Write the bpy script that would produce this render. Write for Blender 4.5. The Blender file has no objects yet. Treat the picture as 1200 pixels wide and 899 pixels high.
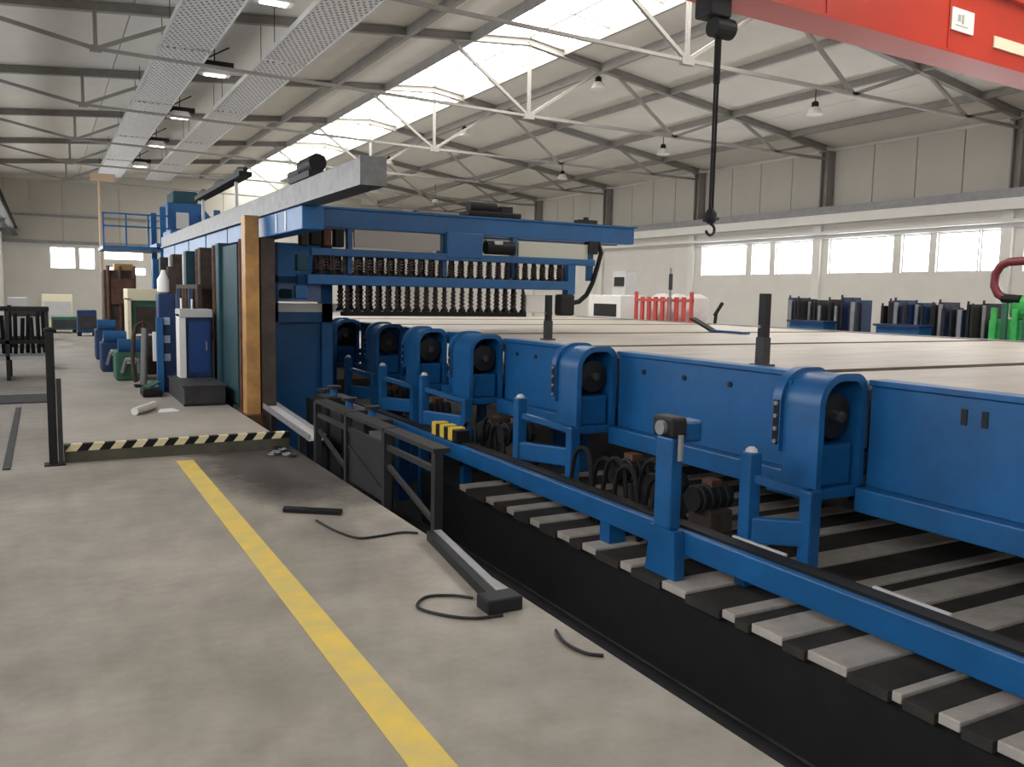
import bpy, math, random
from mathutils import Vector, Matrix
random.seed(7)
scene = bpy.context.scene
C = scene.collection
PI = math.pi

# ------------------------------------------------------------------ camera
F_PX = 1000.0
YAW, PITCH, ROLL = math.radians(28.773), math.radians(5.933), math.radians(1.1)
fw = Vector((math.sin(YAW) * math.cos(PITCH), math.cos(YAW) * math.cos(PITCH), -math.sin(PITCH)))
rt = Vector((math.cos(YAW), -math.sin(YAW), 0))
up = rt.cross(fw)
rt2 = rt * math.cos(ROLL) + up * math.sin(ROLL)
up2 = -rt * math.sin(ROLL) + up * math.cos(ROLL)
cam_data = bpy.data.cameras.new('camera')
cam = bpy.data.objects.new('camera', cam_data)
C.objects.link(cam)
cam_data.sensor_fit = 'HORIZONTAL'
cam_data.sensor_width = 36
cam_data.lens = 36 * F_PX / 1200
cam_data.clip_end = 300
M3 = Matrix((rt2, up2, -fw)).transposed()
cam.matrix_world = Matrix.Translation((0, 0, 1.6)) @ M3.to_4x4()
scene.camera = cam

# ------------------------------------------------------------------ world, exposure, daylight levels
world = bpy.data.worlds.new('world')
scene.world = world
world.use_nodes = True
wn = world.node_tree.nodes
wn['Background'].inputs[0].default_value = (0.80, 0.90, 1.0, 1)
wn['Background'].inputs[1].default_value = 1.0
vs = scene.view_settings
vs.view_transform = 'Standard'
vs.look = 'None'
vs.exposure = 0.2
vs.gamma = 1.0
vs.use_curve_mapping = False
SKYLIGHT, WINDOW, LAMP = 7.5, 8.0, 6.0      # daylight panes and lit lamps

# ------------------------------------------------------------------ materials
MATS = {}
def mat(name, col, rough=0.6, metal=0.0, noise=0.0, nscale=3.0, col2=None, bump=0.0, emit=0.0, spec=0.5, detail=6.0, stretch=None):
    if name in MATS: return MATS[name]
    m = bpy.data.materials.new(name); m.use_nodes = True
    nt = m.node_tree; b = nt.nodes['Principled BSDF']
    b.inputs['Roughness'].default_value = rough
    b.inputs['Metallic'].default_value = metal
    b.inputs['Specular IOR Level'].default_value = spec
    b.inputs['Base Color'].default_value = (*col, 1)
    if emit:
        b.inputs['Emission Color'].default_value = (*col, 1)
        b.inputs['Emission Strength'].default_value = emit
    if noise or bump:
        tc = nt.nodes.new('ShaderNodeTexCoord'); mp = nt.nodes.new('ShaderNodeMapping')
        nt.links.new(tc.outputs['Object'], mp.inputs[0])
        if stretch: mp.inputs['Scale'].default_value = stretch
        n = nt.nodes.new('ShaderNodeTexNoise'); n.inputs['Scale'].default_value = nscale; n.inputs['Detail'].default_value = detail
        n.inputs['Roughness'].default_value = 0.65
        nt.links.new(mp.outputs[0], n.inputs['Vector'])
        if noise:
            r = nt.nodes.new('ShaderNodeValToRGB')
            r.color_ramp.elements[0].position = 0.5 - 0.2; r.color_ramp.elements[1].position = 0.5 + 0.2
            c2 = col2 or tuple(max(0, c * (1 - noise)) for c in col)
            r.color_ramp.elements[0].color = (*c2, 1); r.color_ramp.elements[1].color = (*col, 1)
            nt.links.new(n.outputs['Fac'], r.inputs[0]); nt.links.new(r.outputs[0], b.inputs['Base Color'])
        if bump:
            bp = nt.nodes.new('ShaderNodeBump'); bp.inputs['Strength'].default_value = bump; bp.inputs['Distance'].default_value = 0.02
            nt.links.new(n.outputs['Fac'], bp.inputs['Height']); nt.links.new(bp.outputs[0], b.inputs['Normal'])
    MATS[name] = m
    return m

BLUE = mat('blue paint', (0.008, 0.11, 0.31), 0.42, noise=0.4, nscale=2.2)
BLUE2 = BLUE
BLUED = mat('navy paint', (0.008, 0.04, 0.14), 0.6, noise=0.4, nscale=5)
BLUEM = BLUE
SKYB = mat('bright blue sheet', (0.13, 0.45, 0.95), 0.5, noise=0.2)
TEAL = mat('teal paint', (0.018, 0.062, 0.078), 0.65, spec=0.3, noise=0.3)
BLACK = mat('black rubber', (0.008, 0.008, 0.009), 0.6, spec=0.25)
DARK = mat('dark steel', (0.018, 0.018, 0.02), 0.6, 0.0, spec=0.3, noise=0.4, nscale=6)
DARK2 = mat('dark grey steel', (0.05, 0.05, 0.053), 0.6, 0.0, spec=0.3, noise=0.4, nscale=5)
GREY = mat('grey steel', (0.30, 0.30, 0.31), 0.45, 0.3, noise=0.3, nscale=5)
TRUSS = mat('grey truss paint', (0.30, 0.29, 0.27), 0.55, noise=0.2)
TRUSSL = mat('cream glazing bar paint', (0.72, 0.68, 0.62), 0.5, noise=0.1)
COLM = mat('column paint', (0.24, 0.23, 0.215), 0.6, noise=0.15)
BEAMG = mat('galvanised beam', (0.20, 0.20, 0.20), 0.5, 0.3, noise=0.45, nscale=9)
LIGHTG = mat('light grey steel', (0.55, 0.55, 0.55), 0.5, noise=0.15)
WHITE = mat('white paint', (0.78, 0.77, 0.74), 0.6, noise=0.06)
WALLM = mat('white wall', (0.74, 0.72, 0.68), 0.8, noise=0.08, nscale=1.5)
PANELM = mat('beige cladding', (0.50, 0.48, 0.43), 0.7, noise=0.07, nscale=1.2, stretch=(1, 1, 0.2))
ROOFM = mat('roof sheet', (0.73, 0.71, 0.67), 0.75, noise=0.1, nscale=0.8)
SLATL = mat('pale slat', (0.52, 0.47, 0.42), 0.7, noise=0.3, nscale=7, bump=0.2)
SLATD = mat('dark slat', (0.05, 0.045, 0.04), 0.8, spec=0.3, noise=0.5, nscale=6)
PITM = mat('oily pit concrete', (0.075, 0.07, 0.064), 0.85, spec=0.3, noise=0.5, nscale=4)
TABLE = mat('pale bed plate', (0.43, 0.385, 0.33), 0.45, noise=0.35, nscale=2.5, stretch=(0.35, 1.6, 1), bump=0.05)
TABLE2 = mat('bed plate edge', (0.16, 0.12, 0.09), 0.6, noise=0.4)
ORANGE = mat('ochre paint', (0.50, 0.27, 0.075), 0.5, noise=0.45, nscale=4, col2=(0.25, 0.13, 0.05))
RUST = mat('rust', (0.13, 0.055, 0.03), 0.8, noise=0.6, nscale=9)
BROWN = mat('brown grimy steel', (0.08, 0.06, 0.048), 0.8, spec=0.3, noise=0.5, nscale=6)
COPPER = mat('coppery spring', (0.07, 0.038, 0.03), 0.5, 0.5)
YELLOW = mat('yellow floor paint', (0.72, 0.50, 0.075), 0.6, noise=0.45, nscale=5, col2=(0.52, 0.42, 0.16))
CREAMY = mat('cream stripe paint', (0.75, 0.68, 0.42), 0.6, noise=0.2)
HAZY = mat('hazard yellow', (0.65, 0.45, 0.06), 0.6)
RED = mat('crane red', (0.50, 0.042, 0.022), 0.4, noise=0.15, nscale=1.5)
REDD = mat('dark red pipe', (0.16, 0.02, 0.03), 0.4)
REDC = mat('crate red', (0.55, 0.06, 0.05), 0.5, noise=0.2)
GREEN = mat('bright green paint', (0.06, 0.50, 0.10), 0.45, noise=0.3, nscale=5, col2=(0.02, 0.22, 0.07))
GREEND = mat('dark green paint', (0.03, 0.13, 0.08), 0.5, noise=0.3)
OLIVE = mat('olive kerb', (0.09, 0.085, 0.06), 0.7, noise=0.4, nscale=5)
SIGN = mat('white sign', (0.80, 0.78, 0.74), 0.5)
SIGNG = mat('sign grey print', (0.35, 0.38, 0.36), 0.5)
SIGNC = mat('cream sign', (0.80, 0.72, 0.55), 0.5)
CREAM = mat('cream cabinet', (0.75, 0.68, 0.48), 0.5)
SKYM = mat('skylight pane', (1.0, 0.975, 0.92), 0.4, emit=SKYLIGHT)
WINM = mat('window daylight', (0.97, 0.985, 1.0), 0.3, emit=WINDOW)
LAMPM = mat('lamp glow', (1.0, 0.98, 0.92), 0.3, emit=LAMP)
# perforated heating panel: fine dot print
def perf():
    m = mat('perforated panel', (0.55, 0.55, 0.56), 0.5, 0.35)
    nt = m.node_tree; b = nt.nodes['Principled BSDF']
    tc = nt.nodes.new('ShaderNodeTexCoord'); mp = nt.nodes.new('ShaderNodeMapping'); mp.inputs['Scale'].default_value = (11, 7, 0.001)
    mp.inputs['Rotation'].default_value = (0, 0, 0.6)
    v = nt.nodes.new('ShaderNodeTexVoronoi'); v.inputs['Scale'].default_value = 1.0; v.inputs['Randomness'].default_value = 0.15
    r = nt.nodes.new('ShaderNodeValToRGB'); r.color_ramp.elements[0].position = 0.22; r.color_ramp.elements[1].position = 0.36
    r.color_ramp.elements[0].color = (0.14, 0.14, 0.145, 1); r.color_ramp.elements[1].color = (0.62, 0.62, 0.63, 1)
    nt.links.new(tc.outputs['Object'], mp.inputs[0]); nt.links.new(mp.outputs[0], v.inputs['Vector'])
    nt.links.new(v.outputs['Distance'], r.inputs[0]); nt.links.new(r.outputs[0], b.inputs['Base Color'])
    return m
PERF = perf()
# concrete floor: broad mottling, fine grain and an oily dark patch beside the machine
def concrete():
    m = bpy.data.materials.new('concrete'); m.use_nodes = True
    nt = m.node_tree; b = nt.nodes['Principled BSDF']; L = nt.links.new
    tc = nt.nodes.new('ShaderNodeTexCoord')
    def noise(s, d, ro=0.6):
        n = nt.nodes.new('ShaderNodeTexNoise'); n.inputs['Scale'].default_value = s; n.inputs['Detail'].default_value = d; n.inputs['Roughness'].default_value = ro
        L(tc.outputs['Object'], n.inputs['Vector']); return n
    def ramp(a, bb, c0, c1):
        r = nt.nodes.new('ShaderNodeValToRGB'); e = r.color_ramp.elements
        e[0].position, e[1].position = a, bb; e[0].color = (*c0, 1); e[1].color = (*c1, 1); return r
    r1 = ramp(0.34, 0.66, (0.225, 0.203, 0.172), (0.405, 0.37, 0.318)); L(noise(0.55, 7, 0.62).outputs['Fac'], r1.inputs[0])
    r2 = ramp(0.3, 0.62, (0.76, 0.75, 0.73), (1, 1, 1)); L(noise(4.5, 8, 0.7).outputs['Fac'], r2.inputs[0])
    mx = nt.nodes.new('ShaderNodeMixRGB'); mx.blend_type = 'MULTIPLY'; mx.inputs[0].default_value = 1
    L(r1.outputs[0], mx.inputs[1]); L(r2.outputs[0], mx.inputs[2])
    # oil stain: an ellipse around (1.75, 7.9) with a ragged edge
    mp = nt.nodes.new('ShaderNodeMapping'); mp.inputs['Location'].default_value = (-1.85 / 0.75, -7.9 / 1.7, 0); mp.inputs['Scale'].default_value = (1 / 0.75, 1 / 1.7, 0.0)
    L(tc.outputs['Object'], mp.inputs[0])
    ln = nt.nodes.new('ShaderNodeVectorMath'); ln.operation = 'LENGTH'; L(mp.outputs[0], ln.inputs[0])
    ad = nt.nodes.new('ShaderNodeMath'); ad.operation = 'ADD'; n3 = noise(2.2, 6, 0.7)
    L(ln.outputs['Value'], ad.inputs[0]); L(n3.outputs['Fac'], ad.inputs[1])
    r3 = ramp(1.15, 1.65, (0.22, 0.22, 0.23), (1, 1, 1))
    sc = nt.nodes.new('ShaderNodeMath'); sc.operation = 'MULTIPLY'; sc.inputs[1].default_value = 0.5
    L(ad.outputs[0], sc.inputs[0]); L(sc.outputs[0], r3.inputs[0]); r3.color_ramp.elements[0].position = 0.55; r3.color_ramp.elements[1].position = 0.82
    m2 = nt.nodes.new('ShaderNodeMixRGB'); m2.blend_type = 'MULTIPLY'; m2.inputs[0].default_value = 1
    L(mx.outputs[0], m2.inputs[1]); L(r3.outputs[0], m2.inputs[2]); L(m2.outputs[0], b.inputs['Base Color'])
    b.inputs['Roughness'].default_value = 0.55
    bp = nt.nodes.new('ShaderNodeBump'); bp.inputs['Strength'].default_value = 0.12; bp.inputs['Distance'].default_value = 0.01
    L(noise(9, 6).outputs['Fac'], bp.inputs['Height']); L(bp.outputs[0], b.inputs['Normal'])
    return m
CONC = concrete()
CONC2 = mat('walkway concrete', (0.405, 0.37, 0.318), 0.5, noise=0.3, nscale=1.6, bump=0.1)

# ------------------------------------------------------------------ mesh helpers (world coordinates in, parent offset removed)
class MB:
    def __init__(s): s.v = []; s.f = []
    def add(s, vs_, fs_):
        o = len(s.v); s.v += [tuple(v) for v in vs_]; s.f += [tuple(i + o for i in f) for f in fs_]; return s
    def box(s, x0, x1, y0, y1, z0, z1):
        return s.add([(x0, y0, z0), (x1, y0, z0), (x1, y1, z0), (x0, y1, z0), (x0, y0, z1), (x1, y0, z1), (x1, y1, z1), (x0, y1, z1)],
                     [(0, 3, 2, 1), (4, 5, 6, 7), (0, 1, 5, 4), (1, 2, 6, 5), (2, 3, 7, 6), (3, 0, 4, 7)])
    def bar(s, p, q, w, h, upv=(0, 0, 1)):
        p, q = Vector(p), Vector(q); d = (q - p).normalized(); u = Vector(upv)
        if abs(d.dot(u)) > 0.98: u = Vector((0, 1, 0))
        a = d.cross(u).normalized() * (w / 2); b = a.cross(d).normalized() * (h / 2)
        return s.add([p - a - b, p + a - b, p + a + b, p - a + b, q - a - b, q + a - b, q + a + b, q - a + b],
                     [(0, 1, 2, 3), (4, 7, 6, 5), (0, 4, 5, 1), (1, 5, 6, 2), (2, 6, 7, 3), (3, 7, 4, 0)])
    def ibeam(s, p, q, w, h, t=0.02):
        p, q = Vector(p), Vector(q); d = (q - p).normalized(); z = Vector((0, 0, 1)); a = d.cross(z).normalized(); b = a.cross(d)
        s.bar(p + b * (h / 2 - t / 2), q + b * (h / 2 - t / 2), w, t); s.bar(p - b * (h / 2 - t / 2), q - b * (h / 2 - t / 2), w, t)
        return s.bar(p, q, t, h - 2 * t)
    def cyl(s, p, q, r, n=12, r2=None):
        p, q = Vector(p), Vector(q); d = (q - p).normalized(); u = Vector((0, 0, 1)) if abs(d.z) < 0.9 else Vector((1, 0, 0))
        a = d.cross(u).normalized(); b = a.cross(d); r2 = r if r2 is None else r2; vs_ = []
        for c, rr in ((p, r), (q, r2)):
            for i in range(n):
                t = 2 * PI * i / n; vs_.append(c + a * (rr * math.cos(t)) + b * (rr * math.sin(t)))
        fs_ = [(i, (i + 1) % n, n + (i + 1) % n, n + i) for i in range(n)] + [tuple(reversed(range(n))), tuple(range(n, 2 * n))]
        return s.add(vs_, fs_)
    def tube(s, pts, r, n=8):
        pts = [Vector(p) for p in pts]; vs_ = []; fs_ = []; a = None
        for k, p in enumerate(pts):
            d = (pts[min(k + 1, len(pts) - 1)] - pts[max(k - 1, 0)]).normalized()
            if a is None: a = d.cross(Vector((0, 0, 1)) if abs(d.z) < 0.9 else Vector((1, 0, 0))).normalized()
            else: a = (a - d * a.dot(d)).normalized()
            b = d.cross(a)
            vs_ += [p + a * (r * math.cos(2 * PI * i / n)) + b * (r * math.sin(2 * PI * i / n)) for i in range(n)]
            if k: fs_ += [((k - 1) * n + i, (k - 1) * n + (i + 1) % n, k * n + (i + 1) % n, k * n + i) for i in range(n)]
        fs_ += [tuple(reversed(range(n))), tuple(range((len(pts) - 1) * n, len(pts) * n))]
        return s.add(vs_, fs_)
    def lathe(s, c, prof, n=16):
        vs_ = [(c[0] + r * math.cos(2 * PI * i / n), c[1] + r * math.sin(2 * PI * i / n), c[2] + z) for r, z in prof for i in range(n)]
        fs_ = [(k * n + i, k * n + (i + 1) % n, (k + 1) * n + (i + 1) % n, (k + 1) * n + i) for k in range(len(prof) - 1) for i in range(n)]
        fs_ += [tuple(reversed(range(n))), tuple(range((len(prof) - 1) * n, len(prof) * n))]
        return s.add(vs_, fs_)
    def prism(s, poly, y0, y1, axis='y'):
        n = len(poly)
        mk = {'y': lambda a, b, t: (a, t, b), 'x': lambda a, b, t: (t, a, b), 'z': lambda a, b, t: (a, b, t)}[axis]
        return s.add([mk(a, b, y0) for a, b in poly] + [mk(a, b, y1) for a, b in poly],
                     [tuple(range(n)), tuple(reversed(range(n, 2 * n)))] + [(i, n + i, n + (i + 1) % n, (i + 1) % n) for i in range(n)])
    def shell(s, outer, inner, y0, y1):
        n = len(outer); vs_ = [(a, y0, b) for a, b in outer] + [(a, y0, b) for a, b in inner] + [(a, y1, b) for a, b in outer] + [(a, y1, b) for a, b in inner]; fs_ = []
        for i in range(n - 1):
            j = i + 1
            fs_ += [(i, j, n + j, n + i), (2 * n + i, 3 * n + i, 3 * n + j, 2 * n + j), (i, 2 * n + i, 2 * n + j, j), (n + i, n + j, 3 * n + j, 3 * n + i)]
        fs_ += [(0, n, 3 * n, 2 * n), (n - 1, 3 * n - 1, 4 * n - 1, 2 * n - 1)]
        return s.add(vs_, fs_)
    def build(s, name, m, parent=None, bevel=0.0, smooth=False, **tags):
        me = bpy.data.meshes.new(name)
        off = wloc(parent) if parent else Vector((0, 0, 0))
        me.from_pydata([tuple(Vector(v) - off) for v in s.v], [], s.f); me.materials.append(m)
        import bmesh
        bm = bmesh.new(); bm.from_mesh(me); bmesh.ops.recalc_face_normals(bm, faces=bm.faces); bm.to_mesh(me); bm.free()
        if smooth:
            for p in me.polygons: p.use_smooth = True
            me.set_sharp_from_angle(angle=0.7)
        o = bpy.data.objects.new(name, me); C.objects.link(o)
        if parent: o.parent = parent
        if bevel:
            bv = o.modifiers.new('bevel', 'BEVEL'); bv.width = bevel; bv.segments = 2; bv.limit_method = 'ANGLE'
        for k, v in tags.items(): o[k] = v
        return o
def wloc(o):
    l = Vector((0, 0, 0))
    while o: l += o.location; o = o.parent
    return l
def thing(name, label, cat, loc=(0, 0, 0), group=None):
    o = bpy.data.objects.new(name, None); C.objects.link(o); o.location = loc; o.empty_display_size = 0.2
    o['label'] = label; o['category'] = cat
    if group: o['group'] = group
    return o
def dup(root, loc, label=None, rotz=None):
    r = root.copy(); C.objects.link(r); r.location = loc
    if rotz is not None: r.rotation_euler = (0, 0, rotz)
    if label: r['label'] = label
    for ch in list(root.children):
        c = ch.copy(); C.objects.link(c); c.parent = r
        for g in ch.children:
            d = g.copy(); C.objects.link(d); d.parent = c
    return r
def box(*a): return MB().box(*a)
def S(o): o['kind'] = 'structure'; return o

# ------------------------------------------------------------------ shell of the hall
XL, XR, Y0, Y1 = -1.6, 20.9, -7.0, 47.0
RX = 10.4
def roofz(x): return 7.62 - (RX - x) * 0.085 if x < RX else 7.62 - (x - RX) * 0.148
TR_Y = [-4.6, 1.15, 6.9, 12.6, 18.4, 24.1, 29.8, 35.5, 41.2]
PITX0, PITX1, PITY0, PITY1 = 2.19, 11.6, -3.0, 18.0

fl = S(MB().box(XL, PITX0, Y0, Y1, -0.3, 0).box(PITX1, XR, Y0, Y1, -0.3, 0).box(PITX0, PITX1, PITY1, Y1, -0.3, 0).box(PITX0, PITX1, Y0, PITY0, -0.3, 0).build('floor', CONC))
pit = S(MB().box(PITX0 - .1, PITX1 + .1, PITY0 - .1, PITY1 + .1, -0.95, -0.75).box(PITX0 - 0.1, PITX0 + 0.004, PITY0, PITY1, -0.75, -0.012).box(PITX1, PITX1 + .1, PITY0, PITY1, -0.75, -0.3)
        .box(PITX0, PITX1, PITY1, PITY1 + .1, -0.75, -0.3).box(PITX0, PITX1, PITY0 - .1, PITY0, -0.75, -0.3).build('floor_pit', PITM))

# right wall: lower white masonry with openings, ledge, upper cladding
WZ0, WZ1 = 2.40, 3.42
LX = 20.55                                    # inner face of the lower wall
wins = []                                      # (y0, y1) window openings along the right wall
wins += [(12.52, 13.32), (13.36, 14.50), (14.70, 15.55), (15.80, 18.02), (18.45, 20.14), (20.37, 21.17), (21.43, 23.62)]
for a in (6.9, 1.2, -4.5): wins += [(a + .1, a + 1.7), (a + 1.8, a + 3.0), (a + 3.1, a + 5.3)]
wr = MB().box(LX, XR + .25, Y0, Y1, -0.3, WZ0).box(LX, XR + .25, Y0, Y1, WZ1, 3.85).box(LX, XR + .25, 23.9, Y1, WZ0, WZ1).box(XR + .1, XR + .25, Y0, Y1, 3.85, 6.4)
ws = sorted(wins); prev = Y0
for a, b in ws:
    if a - prev > 0.001: wr.box(LX, XR + .25, prev, a, WZ0, WZ1)
    prev = b
wr.box(LX, XR + .25, prev, 23.9, WZ0, WZ1)
wall_r = S(wr.build('wall_right', WALLM))
nwin = 0
def window(x, y0, y1, z0, z1, axis, inside, off=False):
    """window set in a wall: frame bars, a mullion and a daylight pane"""
    global nwin; nwin += 1
    t = thing('window_%d%s' % (nwin, '_offscreen' if off else ''), 'overexposed daylight window in white frame', 'window', (x, y0, z0) if axis == 'x' else (y0, x, z0))
    del t['category'], t['label']; t['kind'] = 'structure'
    f = MB(); w = 0.035
    def bx(m, a0, a1, d0, d1, c0, c1): m.box(d0, d1, a0, a1, c0, c1) if axis == 'x' else m.box(a0, a1, d0, d1, c0, c1)
    bx(f, y0, y1, x - .03, x + .03, z0, z0 + w); bx(f, y0, y1, x - .03, x + .03, z1 - w, z1); bx(f, y0, y0 + w, x - .03, x + .03, z0 + w, z1 - w); bx(f, y1 - w, y1, x - .03, x + .03, z0 + w, z1 - w)
    f.build('window_frame', LIGHTG, t)
    if y1 - y0 > 1.0:
        m = MB(); c = (y0 + y1) / 2; bx(m, c - .012, c + .012, x - .02, x + .02, z0 + w, z1 - w); m.build('mullion', WHITE, t)
    p = MB(); bx(p, y0 + w, y1 - w, x - .008, x + .008, z0 + w, z1 - w); p.build('pane_%d_offscreen' % nwin if off else 'pane', WINM, t)
for a, b in wins: window(LX + .1, a, b, WZ0, WZ1, 'x', -1, off=b < 12.3)     # the band runs on past the picture's edge
# upper cladding panels per bay, each its own sheet
for k in range(len(TR_Y) - 1):
    a, b = TR_Y[k], TR_Y[k + 1]; n = 4
    for q in range(n):
        box(XR - .02, XR + .09, a + .16 + (b - a - .32) * q / n + .012, a + .16 + (b - a - .32) * (q + 1) / n - .012, 3.92, 6.05).build('cladding_panel', PANELM, wall_r, bevel=0.01)
ledge = S(MB().box(LX - .35, LX + .3, Y0, Y1, 3.85, 4.12).box(LX - .30, LX - .02, Y0, Y1, 3.55, 3.63).build('trim_1', WHITE, bevel=0.01))
S(MB().box(LX - .12, LX - .02, Y0, 23.9, 3.44, 3.54).build('trim_2', LIGHTG))
# left, far and near walls
wl = MB().box(XL - .25, XL, Y0, Y1, -0.3, 2.4).box(XL - .25, XL, Y0, Y1, 3.7, 6.7)
lw = []
for k in range(len(TR_Y) - 1): lw.append((TR_Y[k] + .5, TR_Y[k + 1] - .5))
prev = Y0
for a, b in lw: wl.box(XL - .25, XL, prev, a, 2.4, 3.7); prev = b
wl.box(XL - .25, XL, prev, Y1, 2.4, 3.7)
wall_l = S(wl.build('wall_left', WALLM))
for a, b in lw:
    c = (a + b) / 2
    window(XL - .12, a, c - .03, 2.4, 3.7, 'x', 1, off=True); window(XL - .12, c + .03, b, 2.4, 3.7, 'x', 1, off=True)
    S(box(XL - .2, XL - .04, c - .03, c + .03, 2.4, 3.7).build('trim_3', LIGHTG))
EW = [(0.35, 1.45, 2.45, 3.48), (1.6, 2.3, 2.45, 3.48), (2.7, 4.5, 2.95, 3.48), (2.8, 4.6, 2.2, 2.6)]
we = MB().box(XL, EW[0][0], Y1, Y1 + .25, -0.3, 8).box(EW[0][0], XR, Y1, Y1 + .25, -0.3, 2.2).box(EW[0][0], XR, Y1, Y1 + .25, 3.48, 8).box(4.6, XR, Y1, Y1 + .25, 2.2, 3.48)
we.box(.35, 2.8, Y1, Y1 + .25, 2.2, 2.45).box(1.45, 1.6, Y1, Y1 + .25, 2.45, 3.48).box(2.3, 2.7, Y1, Y1 + .25, 2.45, 3.48).box(2.7, 4.6, Y1, Y1 + .25, 2.6, 2.95).box(4.5, 4.6, Y1, Y1 + .25, 2.95, 3.48)
we.box(2.7, 2.8, Y1, Y1 + .25, 2.45, 2.6)
wall_b = S(we.build('wall_back', WALLM))
for k in range(9):
    a = XL + .05 + (XR - XL - .1) * k / 9; b = XL + .05 + (XR - XL - .1) * (k + 1) / 9
    box(a + .01, b - .01, Y1 - .06, Y1 - .005, 3.75, min(roofz(a), roofz(b))).build('cladding_panel', PANELM, wall_b)
S(MB().box(XL, LX - .4, Y1 - .12, Y1 - .062, 3.62, 3.78).build('trim_5', GREY)); S(MB().box(XL, LX - .4, Y1 - .14, Y1 - .062, 4.9, 5.0).build('trim_5', GREY))
for a, b, c, d in EW: window(Y1 + .1, a, b, c, d, 'y', -1)
# near end of the hall: closed gable wall
S(MB().box(XL, XR, Y0 - .25, Y0, -0.3, 8).build('wall_front', WALLM))

# roof: sheets per bay on both slopes, ridge skylight
SKX0, SKX1 = 8.9, 11.35
ceil = thing('ceiling', '', '', (RX, 0, 0)); del ceil['category'], ceil['label']; ceil['kind'] = 'structure'
RO = 0.10
edges = [Y0] + TR_Y[1:-1] + [Y1]
for a, b in zip(edges[:-1], edges[1:]):
    for x0, x1, n in ((XL - .3, SKX0, 3), (SKX1, XR + .3, 3)):
        for q in range(n):
            u, v = x0 + (x1 - x0) * q / n + .01, x0 + (x1 - x0) * (q + 1) / n - .01
            MB().add([(u, a + .02, roofz(u) + RO), (v, a + .02, roofz(v) + RO), (v, b - .02, roofz(v) + RO), (u, b - .02, roofz(u) + RO),
                      (u, a + .02, roofz(u) + RO + .12), (v, a + .02, roofz(v) + RO + .12), (v, b - .02, roofz(v) + RO + .12), (u, b - .02, roofz(u) + RO + .12)],
                     [(0, 3, 2, 1), (4, 5, 6, 7), (0, 1, 5, 4), (1, 2, 6, 5), (2, 3, 7, 6), (3, 0, 4, 7)]).build('roof_panel', ROOFM, ceil)
# weather deck above the roof sheets keeps joints dark
MB().add([(XL - .4, Y0 - .3, roofz(XL) + .27), (SKX0, Y0 - .3, roofz(SKX0) + .27), (SKX0, Y1 + .3, roofz(SKX0) + .27), (XL - .4, Y1 + .3, roofz(XL) + .27)], [(0, 1, 2, 3)]).add(
         [(SKX1, Y0 - .3, roofz(SKX1) + .27), (XR + .4, Y0 - .3, roofz(XR) + .27), (XR + .4, Y1 + .3, roofz(XR) + .27), (SKX1, Y1 + .3, roofz(SKX1) + .27)], [(0, 1, 2, 3)]).build('roof_deck', ROOFM, ceil)
sky = thing('window_skylight', '', '', (RX, 0, 7.4)); del sky['category'], sky['label']; sky['kind'] = 'structure'
sky_near = thing('window_skylight_offscreen', '', '', (RX, 0, 7.4)); del sky_near['category'], sky_near['label']; sky_near['kind'] = 'structure'
nsky = 0
for a, b in zip(edges[:-1], edges[1:]):
    n = 3; sk = sky_near if b < 12.7 else sky
    for q in range(n):
        c, d = a + (b - a) * q / n + .04, a + (b - a) * (q + 1) / n - .04
        for u, v in ((SKX0 + .03, RX - .03), (RX + .03, SKX1 - .03)):
            zu, zv = roofz(u) + .16, roofz(v) + .16
            MB().add([(u, c, zu), (v, c, zv), (v, d, zv), (u, d, zu), (u, c, zu + .02), (v, c, zv + .02), (v, d, zv + .02), (u, d, zu + .02)],
                     [(0, 3, 2, 1), (4, 5, 6, 7), (0, 1, 5, 4), (1, 2, 6, 5), (2, 3, 7, 6), (3, 0, 4, 7)]).build('skylight_pane_%d_offscreen' % nsky if sk is sky_near else 'skylight_pane', SKYM, sk); nsky += 1
        for u, v in ((SKX0, RX), (RX, SKX1)):
            MB().bar((u, a + (b - a) * q / n, roofz(u) + .15), (v, a + (b - a) * q / n, roofz(v) + .15), .06, .06).build('glazing_bar', TRUSSL, sk)
MB().box(SKX0 - .06, SKX0, Y0, Y1, roofz(SKX0) - .12, roofz(SKX0) + .3).build('skylight_kerb', TRUSS, sky)
MB().box(SKX1, SKX1 + .06, Y0, Y1, roofz(SKX1) - .04, roofz(SKX1) + .3).build('skylight_kerb', TRUSS, sky)
MB().box(RX - .03, RX + .03, Y0, Y1, 7.72, 7.8).build('ridge_bar', TRUSSL, sky)

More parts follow.
